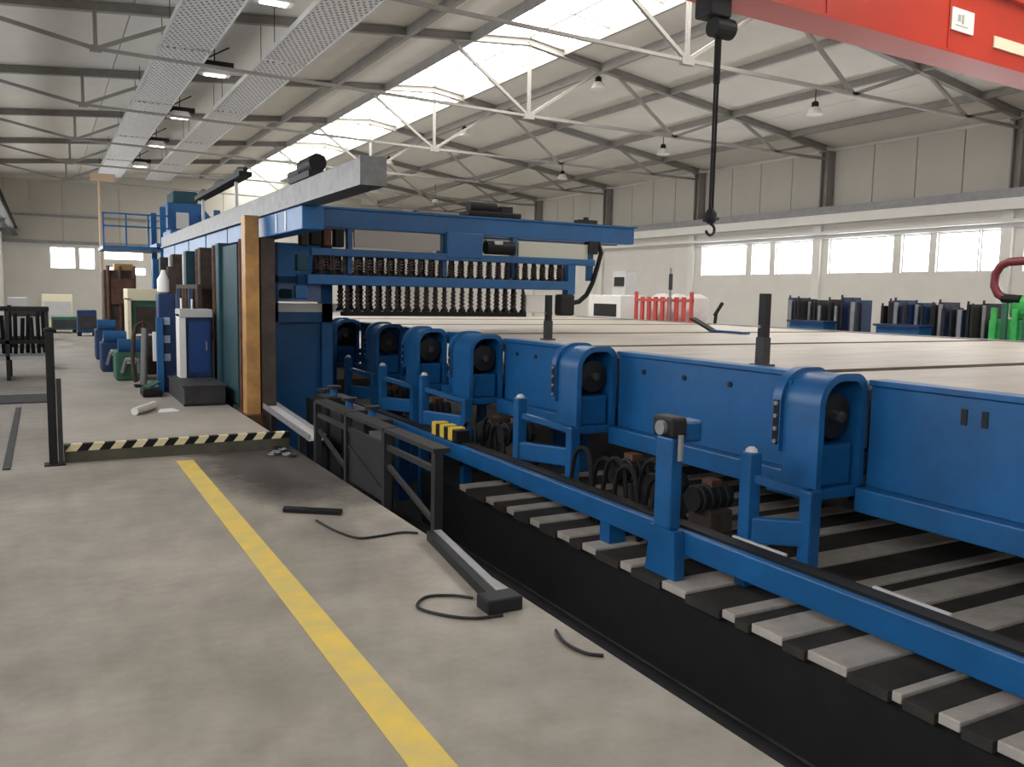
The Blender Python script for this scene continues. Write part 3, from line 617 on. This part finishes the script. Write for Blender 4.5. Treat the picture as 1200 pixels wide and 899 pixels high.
# ------------------------------------------------------------------ gantry and suction beam
gan = thing('gantry_frame', 'long grey gantry beam on ochre, teal and brown columns beside the press line', 'gantry', (2.3, 12, 0))
MB().box(2.22, 2.40, 6.55, 19.5, 2.46, 2.66).build('top_beam', BEAMG, gan, bevel=.008); MB().box(2.20, 2.42, 6.53, 6.55, 2.435, 2.66).build('end_cap', BEAMG, gan)
MB().box(2.20, 2.42, 6.55, 19.5, 2.435, 2.46).build('lower_flange', BEAMG, gan)
MB().box(2.24, 2.46, 8.4, 10.6, 2.20, 2.435).build('fascia', BLUE, gan, bevel=.01)
for k, y in enumerate((10.64, 12.4, 14.2, 16.0, 17.8)): MB().box(2.26, 2.44, y, y + 1.7, 2.22, 2.435).build('fascia', BLUE, gan, bevel=.01)
for y in (9.0, 9.4): MB().box(2.232, 2.245, y, y + .06, 2.22, 2.42).build('stiffener', LIGHTG, gan)
MB().box(2.02, 2.18, 10.02, 10.22, 0, 2.44).build('column', ORANGE, gan, bevel=.01); MB().box(2.20, 2.36, 10.04, 10.3, -.75, 2.2).build('column', BROWN, gan)
box(1.99, 2.18, 9.92, 10.32, .0, .17).build('column_foot', RUST, gan)
for y, m in ((11.7, TEAL), (13.2, BROWN), (14.6, TEAL), (16.2, BROWN), (18.0, DARK2), (19.3, BLUE)): MB().box(2.02, 2.185, y, y + .22, 0, 2.2).build('column', m, gan, bevel=.01)
MB().box(2.07, 2.11, 10.75, 11.7, .2, 2.15).build('teal_panel', TEAL, gan); MB().box(2.28, 2.33, 10.3, 19.5, .1, 2.2).build('gap_shade_sheet', BROWN, gan)  # brown sheet added behind the columns to paint shade into their gaps
for y in (10.6, 12.4, 13.9, 15.3, 17.1): MB().cyl((2.09, y, .0), (2.09, y, 2.2), .03, 8).build('riser_pipe', RUST if y < 14 else LIGHTG, gan)
for z in (.9, 1.6): MB().box(2.18, 2.28, 10.3, 19.3, z, z + .1).build('tie_rail', BROWN, gan)
# gear on top of the gantry beam
t = thing('beam_motor', 'black motor lump sitting on top of the grey gantry beam', 'motor', (2.3, 8.4, 2.66))
box(2.2, 2.38, 8.0, 8.75, 2.66, 2.72).build('base', DARK, t); MB().cyl((2.3, 8.05, 2.8), (2.3, 8.5, 2.8), .085, 14).build('housing', BLACK, t, smooth=True); box(2.22, 2.36, 8.45, 8.9, 2.72, 2.79).build('gearbox', BLACK, t, bevel=.02)
t = thing('cable_carrier', 'black looped cable carrier above the far half of the gantry beam', 'cable carrier', (2.3, 12.8, 2.66))
for y in (11.9, 14.6): box(2.28, 2.32, y - .02, y + .02, 2.66, 3.02).build('stanchion', LIGHTG, t)
MB().box(2.2, 2.36, 11.2, 14.8, 3.02, 3.08).build('tray', BLACK, t); MB().tube([(2.28, 11.2 + .4 * i, 3.1 + .05 * math.sin(i * 1.7)) for i in range(10)], .03, 8).build('hose', DARK, t)

SY = 10.3
suc = thing('suction_beam', 'blue cross beam with rows of dark suction stems over the bed', 'suction lifter', (5, SY, 1.3))
MB().box(2.36, 7.66, SY - .0, SY + .18, 2.37, 2.60).build('top_beam', BLUE, suc, bevel=.01)
MB().box(2.5, 7.7, SY - .02, SY + .2, 2.60, 2.625).build('top_flange', BLUE, suc); MB().box(2.5, 7.66, SY + .42, SY + .55, 2.37, 2.58).build('rear_beam', BLUE, suc)
for x in (2.9, 5.0, 7.2): MB().box(x, x + .12, SY + .18, SY + .42, 2.42, 2.55).build('cross_tie', BLUE, suc)
MB().box(3.4, 4.55, SY + .0, SY + .05, 2.15, 2.36).build('cover_panel', mat('grey cover', (.36, .35, .33), .6), suc); MB().box(5.72, 6.85, SY + .0, SY + .05, 2.11, 2.33).build('cover_panel', mat('pale green panel', (.50, .52, .44), .6), suc)
MB().box(4.62, 5.15, SY - .06, SY + .3, 2.06, 2.40).build('drive_block', BLUE2, suc, bevel=.02); MB().cyl((5.2, SY - .02, 2.22), (5.62, SY - .02, 2.22), .09, 14).build('drive_motor', BLACK, suc, smooth=True); MB().cyl((5.3, SY - .08, 2.28), (5.42, SY - .08, 2.28), .03, 10).build('coupling', LIGHTG, suc)
for x in (3.32, 4.6, 5.64, 6.9): MB().box(x, x + .06, SY + .02, SY + .12, 1.82, 2.4).build('hanger', BLUE, suc)
MB().box(2.85, 6.95, SY - .05, SY + .06, 2.03, 2.12).build('upper_bar', BLUEM, suc, bevel=.008)
MB().box(2.8, 6.5, SY - .06, SY + .05, 1.68, 1.80).build('lower_bar', BLUEM, suc, bevel=.008); MB().box(2.8, 6.5, SY + .40, SY + .5, 1.68, 1.80).build('lower_bar', BLUEM, suc)
for k, (x, z, w_, h, m) in enumerate(((2.72, 2.14, .1, .2, BROWN), (2.85, 2.15, .12, .18, BLACK), (3.0, 2.14, .1, .2, RUST), (3.14, 2.14, .12, .22, BLACK), (2.68, 1.84, .12, .2, TEAL), (2.66, 1.5, .14, .17, BLUEM))): MB().box(x, x + w_, SY - .04, SY + .1, z, z + h).build('valve_lump', m, suc, bevel=.015)
MB().box(3.25, 5.85, SY - .02, SY + .10, 1.30, 1.36).build('foot_bar', BLACK, suc)
for x in (2.9, 4.6, 6.35): MB().box(x, x + .08, SY + .05, SY + .40, 1.70, 1.78).build('cross_tie', BLUE, suc)
# suction stems with springs: one mesh each, shared between copies
def stem(name, x, y, z0, z1):
    m = MB().cyl((x, y, z0), (x, y, z1), .02, 8).build(name, DARK, suc); m2 = MB()
    m2.tube([(x + .034 * math.cos(a * 1.6), y + .034 * math.sin(a * 1.6), z0 + .05 + (z1 - z0 - .1) * a / 16) for a in range(17)], .009, 5)
    s = m2.build('spring', COPPER, m)
    MB().lathe((x, y, z0), [(.05, 0), (.045, .02), (.02, .05)], 10).build('cup', BLACK, m)
    return m
def cup_row(x0, x1, n, y, z0, z1):
    first = stem('suction_stem', x0, y, z0, z1)
    for k in range(1, n):
        c = first.copy(); C.objects.link(c); c.parent = suc; c.location = first.location + Vector(((x1 - x0) * k / (n - 1), 0, 0))
        for g in first.children:
            d = g.copy(); C.objects.link(d); d.parent = c
cup_row(2.98, 6.55, 26, SY + .0, 1.80, 2.03); cup_row(3.05, 6.5, 25, SY + .16, 1.80, 2.05)
cup_row(2.98, 6.55, 26, SY + .30, 1.80, 2.05); cup_row(3.05, 6.5, 25, SY + .40, 1.80, 2.05); cup_row(3.3, 5.8, 20, SY + .30, 1.36, 1.68); cup_row(3.36, 5.74, 19, SY + .42, 1.36, 1.68)
cup_row(3.3, 5.8, 20, SY + .0, 1.36, 1.68); cup_row(3.36, 5.74, 19, SY + .16, 1.36, 1.68)
MB().box(5.88, 6.2, SY + .05, SY + .2, 1.36, 1.6).build('valve_box', WHITE, suc, bevel=.01)
MB().box(6.38, 6.62, SY - .06, SY + .12, 1.32, 1.62).build('end_block', DARK, suc, bevel=.03); MB().box(6.5, 6.62, SY - .05, SY + .1, 1.62, 2.05).build('end_arm', BLUE, suc)
P = [(7.02, SY, 2.38), (7.08, SY, 2.22), (7.02, SY, 2.02), (6.95, SY, 1.8), (6.85, SY, 1.62), (6.72, SY, 1.52), (6.6, SY, 1.5)]
MB().tube(P, .035, 10).build('hose', BLACK, suc, smooth=True)
MB().box(6.85, 7.0, SY - .04, SY + .1, 2.2, 2.38).build('hose_clamp', DARK, suc)
t = thing('beam_gear', 'black gear lump on top of the blue cross beam', 'motor', (5.3, SY, 2.625))
box(4.95, 5.75, SY - .02, SY + .3, 2.625, 2.70).build('base', BLACK, t, bevel=.02); MB().cyl((5.0, SY + .1, 2.75), (5.4, SY + .1, 2.75), .08, 14).build('motor', BLACK, t, smooth=True); box(5.45, 5.62, SY, SY + .22, 2.7, 2.78).build('gearbox', DARK, t)
t = thing('beam_clamp', 'small dark clamp on top of the free end of the blue cross beam', 'clamp', (6.9, SY, 2.625)); box(6.7, 7.0, SY, SY + .15, 2.625, 2.68).build('jaw', DARK, t); MB().cyl((6.85, SY + .07, 2.68), (6.85, SY + .07, 2.72), .04, 10).build('knob', DARK, t)
# left end frame of the lifter with bright blue sheets
lf = thing('sheet_press', 'blue press frame holding two bright blue sheets behind the ochre column', 'press', (2.7, 11.2, -.75))
MB().box(2.48, 2.60, 10.9, 11.1, -.75, 2.2).build('post', BLUE, lf); MB().box(3.16, 3.30, 10.9, 11.1, -.75, 2.2).build('post', BLUE, lf)
MB().box(2.6, 3.16, 10.94, 10.98, 1.78, 2.2).build('blue_sheet', SKYB, lf); MB().box(2.6, 3.16, 10.94, 10.98, 1.46, 1.70).build('blue_sheet', mat('pale blue sheet', (.32, .45, .75), .5), lf)
MB().box(2.48, 3.3, 10.9, 11.02, 1.70, 1.78).build('crossbar', BLUE, lf); MB().box(2.48, 3.4, 10.9, 11.02, 1.33, 1.44).build('crossbar', WHITE, lf); MB().box(2.48, 3.3, 10.9, 11.02, 1.2, 1.33).build('crossbar', BLUE, lf)
MB().box(2.62, 2.78, 10.88, 10.938, 1.5, 1.62).build('valve', TEAL, lf, bevel=.02)
MB().box(2.6, 3.16, 11.0, 11.05, -.7, 1.2).build('rear_sheet', BLUE, lf)

# low dark railing and cable tray along the pit edge
rl = thing('low_railing', 'low dark steel railing with flat top along the pit edge', 'railing', (2.25, 6.5, 0))
for y in (5.05, 6.0, 6.93, 7.85):
    box(2.21, 2.27, y, y + .06, -.2, .56).build('post', DARK, rl); box(2.193, 2.21, y - .02, y + .08, -.2, -.02).build('anchor_plate', DARK, rl)
for a, b in ((5.05, 6.0), (6.0, 6.93), (6.93, 7.85)):
    box(2.20, 2.32, a, b - .02, .56, .59).build('top_plate', DARK, rl); MB().bar((2.24, a + .06, .08), (2.24, b - .02, .30), .03, .03).build('brace', DARK, rl)
    box(2.225, 2.255, a + .06, b, .42, .46).build('mid_rail', DARK, rl)
box(2.235, 2.25, 6.06, 6.93, 0, .42).build('infill_sheet', DARK, rl)
t = thing('cable_tray', 'sloping grey cable tray between the ochre column and the low railing', 'cable tray', (2.3, 9, 0))
MB().bar((2.26, 9.9, .26), (2.30, 8.1, .16), .16, .02).build('tray', LIGHTG, t); MB().bar((2.18, 9.9, .28), (2.22, 8.1, .18), .012, .06).build('side', GREY, t); MB().bar((2.34, 9.9, .28), (2.38, 8.1, .18), .012, .06).build('side', GREY, t)
for y, z in ((9.6, .22), (8.4, .16)): box(2.20, 2.26, y, y + .04, -.3, z).build('leg', DARK, t)
MB().box(2.19, 2.3, 8.4, 8.44, -.3, -.26).build('bracket', DARK, t); MB().box(2.19, 2.3, 9.6, 9.64, -.3, -.26).build('bracket', DARK, t)
for k, (x, y, s) in enumerate(((2.75, 8.5, .5), (2.8, 9.2, .55), (2.85, 9.8, .45), (2.75, 7.8, .5))):
    t = thing('valve_block', 'black valve cabinet in the pit, %s from the sheet press' % ('third', 'second', 'first', 'fourth')[k], 'valve cabinet', (x, y, -.75), 'valve cabinets in the pit')
    box(x - .15, x + .15, y - .2, y + .2, -.75, s - .1).build('body', BLACK, t, bevel=.015); box(x - .10, x + .05, y - .204, y - .198, s - .32, s - .2).build('label_plate', GREY, t)
    MB().cyl((x, y, s - .1), (x, y, s), .04, 10).build('valve_stem', BLUE, t); MB().cyl((x, y, s - .02), (x, y, s + .01), .08, 12).build('handwheel', DARK, t)
t = thing('coiled_chain', 'small heap of greyish chain links on the stained floor beside the pit', 'chain', (2.0, 8.35, 0))
for k in range(9):
    a = k * .9; x, y = 1.98 + .08 * math.cos(a), 8.15 + .05 * k + .04 * math.sin(a)
    MB().tube([(x + .035 * math.cos(i * PI / 4), y + .05 * math.sin(i * PI / 4), .012 + .004 * (k % 3)) for i in range(9)], .009, 6).build('link', GREY if k % 2 else DARK, t)

# ------------------------------------------------------------------ cabinets and machines on the walkway
c = thing('control_cabinet', 'dark blue control cabinet with pale frame on a low dark plinth', 'cabinet', (1.8, 12.3, .42))
box(1.62, 1.97, 12.0, 12.35, .42, 1.26).build('body', BLUED, c, bevel=.01); box(1.68, 1.94, 11.99, 12.0, .48, 1.16).build('door', mat('cabinet blue', (.012, .05, .19), .35), c)
box(1.56, 1.64, 11.97, 12.3, .42, 1.26).build('frame_side', WHITE, c); box(1.56, 1.98, 11.95, 12.35, 1.22, 1.33).build('frame_top', LIGHTG, c, bevel=.01); box(1.89, 1.91, 11.975, 11.99, .78, .9).build('handle', GREY, c)
t = thing('machine_plinth', 'low dark steel plinth on the walkway beside the ochre column', 'plinth', (1.7, 11.6, .17))
MB().box(1.47, 1.95, 10.95, 12.4, .17, .40).build('body', DARK2, t); MB().box(1.45, 1.97, 10.93, 12.42, .40, .42).build('top_plate', DARK2, t); MB().box(1.46, 1.96, 10.935, 10.95, .17, .2).build('skirt', DARK, t)
t = thing('blue_column', 'slim blue machine column with pale gauges left of the control cabinet', 'machine column', (1.4, 12.9, .17))
box(1.38, 1.60, 12.6, 12.9, .17, 1.52).build('shaft', BLUED, t, bevel=.012); MB().lathe((1.47, 12.72, 1.52), [(.05, 0), (.09, .03), (.09, .2), (.05, .26), (.03, .33)], 14).build('white_head', WHITE, t, smooth=True); box(1.52, 1.62, 12.66, 12.8, 1.52, 1.9).build('dark_top', BROWN, t); box(1.34, 1.42, 12.5, 12.6, .17, 1.2).build('front_leg', BLUE, t)
for z in (.6, .85, 1.1): box(1.44, 1.52, 12.585, 12.6, z, z + .1).build('gauge', mat('gauge face', (.35, .5, .65), .3), t)
box(1.30, 1.36, 12.6, 12.66, .6, 1.0).build('white_tag', WHITE, t)
t = thing('foot_switch', 'small dark pedal box on the walkway beside the blue column', 'pedal', (1.2, 12.2, .17)); box(1.1, 1.34, 12.0, 12.4, .17, .27).build('base', BLACK, t, bevel=.02); MB().bar((1.14, 12.05, .3), (1.3, 12.3, .34), .12, .02).build('pedal_plate', GREEND, t)
t = thing('white_rag_roll', 'crumpled pale wrapping sheet left on the walkway', 'wrapping', (1.0, 10.6, .17))
MB().tube([(.86, 10.35, .217), (.95, 10.5, .222), (1.05, 10.72, .217), (1.12, 10.9, .217)], .045, 9).build('roll', WHITE, t, smooth=True); MB().prism([(1.1, 10.4), (1.35, 10.5), (1.3, 10.75), (1.16, 10.7)], .17, .185, 'z').build('flap', WHITE, t)
t = thing('cream_cabinet', 'tall machine cabinet with cream top and grimy green front', 'cabinet', (1.7, 17.7, .17))
box(1.42, 1.96, 17.3, 18.1, .17, 1.42).build('body', GREEND, t, bevel=.01); box(1.36, 1.98, 17.25, 18.1, 1.36, 1.58).build('top', CREAM, t, bevel=.01); box(1.36, 1.42, 17.25, 18.0, .3, 1.4).build('side_trim', CREAM, t)
box(1.5, 1.92, 17.28, 17.3, .5, 1.25).build('door', BROWN, t)
t = thing('press_tower', 'brown press tower with piping behind the cream cabinet', 'press tower', (1.75, 22.5, .17))
box(1.25, 1.95, 22.2, 23.0, .17, 2.0).build('body', BROWN, t, bevel=.02); box(1.4, 1.9, 22.1, 22.2, 1.2, 1.8).build('front_panel', RUST, t)
for x in (1.35, 1.6, 1.9): MB().cyl((x, 22.15, .4), (x, 22.15, 2.1), .04, 8).build('pipe', RUST, t)
box(1.5, 1.9, 22.3, 22.8, 2.0, 2.15).build('cap', ORANGE, t)
t = thing('hose_stand', 'grey leaning hose stand on the walkway left of the blue column', 'hose stand', (1.2, 13.4, .17))
MB().cyl((1.24, 13.4, .2), (1.28, 13.4, 1.02), .05, 10).build('stem', GREY, t, smooth=True); MB().tube([(1.28, 13.4, 1.0), (1.24, 13.38, 1.1), (1.16, 13.36, 1.06), (1.12, 13.36, .9), (1.1, 13.36, .5), (1.14, 13.36, .24)], .03, 8).build('hose', BROWN, t, smooth=True); box(1.12, 1.36, 13.28, 13.52, .17, .2).build('base', BLACK, t)
t = thing('valve_rack', 'grimy rack of valves and white tags standing before the gantry columns', 'valve rack', (1.92, 13.6, .17))
box(1.89, 1.95, 12.6, 14.9, 1.0, 1.08).build('rail', BROWN, t); box(1.89, 1.95, 12.6, 14.9, 1.6, 1.66).build('rail', BROWN, t)
for y in (12.6, 14.84): box(1.89, 1.95, y, y + .06, .17, 1.6).build('leg', BROWN, t)
for k in range(7): MB().cyl((1.92, 12.75 + k * .33, 1.08), (1.92, 12.75 + k * .33, 1.6), .04, 8).build('valve', (RUST, DARK, BLUED, BROWN)[k % 4], t)
for y in (13.0, 14.1): box(1.875, 1.89, y, y + .14, 1.2, 1.45).build('tag', WHITE, t)
t = thing('oil_drum', 'small brown drum with pale lid on the walkway beside the pumps', 'drum', (1.5, 15.4, .17))
MB().lathe((1.5, 15.4, .17), [(.2, 0), (.21, .02), (.2, .3), (.21, .32), (.2, .62), (.19, .64)], 18).build('body', BROWN, t, smooth=True); MB().lathe((1.5, 15.4, .81), [(.19, 0), (.19, .02), (.03, .03)], 18).build('lid', LIGHTG, t)
def bluebox(x, y, w_, h, m, label):
    t = thing('pump_unit', label, 'pump unit', (x, y, .17))
    box(x - w_, x + w_, y - .3, y + .3, .17, .17 + h).build('body', m, t, bevel=.03); MB().cyl((x - w_ * .8, y - .2, .25 + h), (x + w_ * .8, y - .2, .25 + h), .11, 14).build('motor', BLUE, t, smooth=True)
    MB().tube([(x - w_ * .6, y - .34, .3), (x - w_ * .4, y - .42, .5), (x + w_ * .4, y - .42, .5), (x + w_ * .5, y - .34, .3)], .03, 8).build('pipe', GREY, t); box(x - .08, x + .06, y - .33, y - .3, .3 + h * .3, .3 + h * .5).build('plate', WHITE, t)
bluebox(1.16, 14.6, .22, .45, GREEND, 'green and blue pump unit on the walkway edge nearest the blue column'); bluebox(1.05, 16.2, .22, .5, BLUED, 'dark blue pump unit behind the green pump'); bluebox(1.08, 18.9, .2, .6, BLUED, 'dark blue pump unit just behind the cream cabinet')
t = thing('blue_tower', 'tall blue machine tower with railed platform deep in the hall', 'machine tower', (3.4, 24, 0))
for x in (2.6, 3.9):
    for y in (23.0, 25.0): MB().box(x, x + .14, y, y + .14, 0, 3.6).build('leg', BLUE2, t)
MB().box(2.5, 4.1, 22.9, 25.2, 2.55, 2.7).build('platform', BLUE, t); MB().box(2.8, 3.7, 23.2, 24.8, 2.7, 3.75).build('body', BLUE2, t, bevel=.03); MB().box(2.95, 3.55, 23.3, 24.5, 3.75, 4.05).build('head', TEAL, t, bevel=.04); MB().box(3.0, 3.3, 23.15, 23.2, 3.1, 3.5).build('panel', LIGHTG, t)
for z in (3.05, 3.35): MB().box(1.3, 2.8, 22.9, 22.94, z, z + .04).build('handrail', BLUE, t)
for x in (1.3, 1.8, 2.3): MB().box(x, x + .04, 22.9, 22.94, 2.6, 3.39).build('baluster', BLUE, t)
MB().box(1.3, 2.6, 22.9, 25, 2.52, 2.6).build('walkway', BLUE2, t); MB().box(2.5, 4.0, 22.95, 23.05, 1.6, 2.3).build('lower_panel', BLUED, t)
MB().bar((3.6, 23.1, 3.5), (4.6, 23.1, 2.4), .16, .2).build('chute', BLUE, t)
t = thing('blue_chute_machine', 'blue machine body behind the gantry beam in front of the blue tower', 'machine', (3.6, 20.8, 0)); box(2.5, 4.6, 20.3, 21.6, 0, 2.9).build('body', BLUE, t, bevel=.03); box(2.8, 3.3, 20.28, 20.3, 2.2, 2.6).build('hatch', BLUED, t); box(3.5, 3.9, 20.4, 21.2, 2.9, 3.2).build('hopper', BLUE2, t, bevel=.04)
t = thing('orange_jib', 'faint orange jib post with arm beside the blue tower', 'jib post', (1.65, 30, .17)); jm = mat('faded orange', (.42, .30, .2), .6); MB().cyl((1.65, 30, .17), (1.65, 30, 5.0), .045, 12).build('mast', jm, t); MB().bar((1.4, 30, 5.0), (2.1, 30, 5.0), .12, .22).build('arm', jm, t); MB().box(1.45, 1.85, 29.8, 30.2, .17, .2).build('base', jm, t)
# clutter far down the hall
for (x, y, w_, d, h, m, nm, lab, cat) in ((.55, 30, .35, .5, .5, GREEND, 'green_pallet', 'low green pallet stack at the far end of the walkway', 'pallet'), (1.1, 28, .25, .4, .75, BLUED, 'blue_trolley', 'dark blue trolley behind the green pallets', 'trolley'),
        (.45, 36, .5, .4, 1.3, CREAM, 'cream_machine', 'cream machine standing before the far wall', 'machine'), (-.75, 33, .3, .5, 1.2, LIGHTG, 'grey_locker', 'pale grey locker beside the wall behind the rod rack', 'locker'), (-.4, 26, .4, .5, 1.0, BROWN, 'brown_crate', 'brown crate stack behind the rod rack', 'crate')):
    zf = .17 if .12 < x - w_ and y < 34 else 0
    t = thing(nm, lab, cat, (x, y, zf)); box(x - w_, x + w_, y - d, y + d, zf + .1, zf + h).build('body', m, t, bevel=.02); box(x - w_ * .9, x + w_ * .9, y - d - .02, y - d, zf + h * .3, zf + h * .8).build('front_panel', DARK2 if m in (GREEND, BLUED) else LIGHTG, t)
    for sx in (-1, 1): box(x + sx * w_ * .8 - .05, x + sx * w_ * .8 + .05, y - d * .8, y + d * .8, zf, zf + .1).build('foot', DARK, t)

# ------------------------------------------------------------------ things beyond the bed, along the window wall
cr = thing('red_cage', 'red barred cage holding white sacks beyond the bed', 'cage', (14.4, 17.4, 0))
for k in range(9):
    y = 16.35 + k * .28
    box(13.98, 14.03, y, y + .12 if k not in (0, 8) else y + .1, 0, 1.62 if k not in (0, 8) else 1.75).build('bar', REDC, cr)
for z in (.05, .8, 1.5): box(13.97, 14.04, 16.35, 18.68, z, z + .07).build('rail', REDC, cr)
[box(14.95, 15.0, yy, yy + .06, .05, 1.6).build('rear_post', REDC, cr) for yy in (17.6, 18.6)]; box(14.0, 15.05, 16.35, 18.68, .0, .05).build('base', REDC, cr)
for k in range(3):
    y = 16.55 + k * .7; o = MB().lathe((14.55, y + .3, .05), [(.28, 0), (.34, .1), (.33, 1.2), (.3, 1.55), (.1, 1.66)], 14).build('white_sack', mat('sack', (.72, .68, .66), .8, noise=.2), smooth=True); o['label'] = 'bulky white sack in the red cage, ' + ('at the end nearer the green machine', 'the middle one of three', 'at the end nearer the white unit')[k]; o['category'] = 'sack'; o['group'] = 'sacks in the red cage'
MBm = [DARK, DARK2, BLUED, BLACK, DARK2, GREY, BLUED, BROWN]
rs = [random.random() for _ in range(200)]
y = 8.95; k = 0
while y < 13.3:
    h = 1.48 + .2 * rs[k]; wd = .07 + .06 * rs[k + 50]; m = MBm[int(rs[k + 100] * 7.99)]
    if not (11.05 < y < 11.35):
        t = thing('form_panel', '%s upright form panel, %s from the green machine' % ({'dark steel': 'black', 'dark grey steel': 'dark grey', 'navy paint': 'dark blue', 'black rubber': 'black', 'grey steel': 'grey', 'brown grimy steel': 'brown'}[m.name], (ORD + [a + '-' + b for a in ('twenty', 'thirty', 'forty', 'fifty') for b in ORD[:9]])[k]), 'form panel', (14.1, y, 0), 'dark form panels before the windows')
        x = 13.95 + .2 * rs[k + 30]
        MB().box(x, x + .5, y, y + wd, 0, h).build('board', m, t, bevel=.008); MB().box(x - .03, x, y, y + wd * .6, .1, h - .05 * rs[k]).build('edge_strip', GREY if k % 3 == 0 else DARK, t)
        MB().cyl((x - .01, y + wd * .5, h), (x - .01, y + wd * .5, h + .05), .02, 8).build('lug', DARK2, t)
    y += wd + .03 + .03 * rs[k + 60]; k += 1
for yy in (10.2, 12.3):
    t = thing('blue_pallet', 'low blue stillage tub before the form panels, ' + ('nearer the green machine' if yy < 11 else 'nearer the red cage'), 'stillage', (13.6, yy, 0), 'blue stillages'); box(13.5, 13.85, yy - .45, yy + .45, .1, 1.18).build('tub', BLUE, t, bevel=.02); box(13.46, 13.88, yy - .48, yy + .48, 1.16, 1.2).build('rim', BLUED, t)
    for s in (-1, 1): box(13.5, 13.85, yy + s * .35 - .05, yy + s * .35 + .05, 0, .1).build('foot', DARK, t)
for yy, h, lab in ((13.75, 1.6, 'thin dark stanchion at the end of the form panel row'), (11.2, 1.58, 'thin dark stanchion in the gap between form panels')):
    t = thing('stanchion', lab, 'stanchion', (13.7, yy, 0)); box(13.67, 13.74, yy - .03, yy + .03, 0, h).build('upright', DARK, t); box(13.55, 13.85, yy - .12, yy + .12, 0, .02).build('base', DARK, t)
gm = thing('green_machine', 'bright green machine with ribbed front and dark red pipe loop', 'machine', (14.3, 7.9, 0))
box(14.0, 14.8, 7.3, 8.82, 0, 1.35).build('body', GREEN, gm, bevel=.04); 
for q in range(8): box(13.95, 14.0, 7.4 + q * .18, 7.50 + q * .18, .2, 1.5 + .12 * math.sin(q * 1.3)).build('rib', GREEN if q % 2 else GREEND, gm, bevel=.01)
box(14.05, 14.7, 7.35, 8.55, 1.35, 1.75).build('hood', GREEN, gm, bevel=.1); MB().cyl((13.96, 8.0, 1.6), (14.05, 8.0, 1.6), .05, 12).build('knob', BLACK, gm)
arc = [(14.1, 8.62, 1.70), (14.1, 8.74, 1.76), (14.1, 8.82, 1.9), (14.1, 8.82, 2.1), (14.1, 8.74, 2.24), (14.1, 8.6, 2.3), (14.1, 8.2, 2.32), (14.1, 7.6, 2.34)]
MB().tube(arc, .07, 12).build('pipe_loop', REDD, gm, smooth=True); MB().cyl((14.1, 8.35, 1.68), (14.1, 8.66, 1.70), .075, 12).build('pipe_end', BLACK, gm); MB().cyl((14.1, 7.6, 1.7), (14.1, 7.6, 2.34), .06, 10).build('pipe_riser', REDD, gm); MB().cyl((14.1, 8.2, 2.24), (14.1, 8.2, 2.42), .09, 12).build('coupling', REDD, gm)
t = thing('white_unit', 'white machine unit with black vents left of the red cage', 'machine', (14.2, 19.9, 0)); box(13.9, 14.7, 19.2, 20.8, 0, 1.65).build('body', WHITE, t, bevel=.03); box(13.89, 13.9, 19.4, 20.5, 1.05, 1.4).build('vent', DARK, t); box(14.1, 14.5, 19.3, 19.9, 1.65, 2.3).build('tower', LIGHTG, t); box(14.08, 14.1, 19.35, 19.8, 1.9, 2.15).build('screen', DARK, t)
t = thing('wall_pipe', 'thin dark pipe with lever rising before the white wall right of the red cage', 'pipe', (14.2, 16.9, 0)); MB().cyl((13.9, 17.1, 0), (13.9, 17.1, 2.35), .03, 8).build('riser', GREY, t); MB().cyl((13.9, 17.1, 1.8), (13.9, 17.1, 2.2), .05, 8).build('valve', DARK2, t); box(13.8, 14.0, 17.0, 17.2, 0, .02).build('base', DARK, t)
t = thing('hand_tool_stand', 'small dark lever stand beyond the bed near the red cage', 'stand', (14, 15.6, 0)); MB().cyl((14, 15.65, 0), (14, 15.5, 1.25), .04, 8).build('stem', DARK, t); MB().bar((14, 15.55, 1.2), (14, 15.3, 1.5), .06, .06).build('lever', DARK, t); box(13.85, 14.15, 15.5, 15.8, 0, .02).build('base', DARK, t)
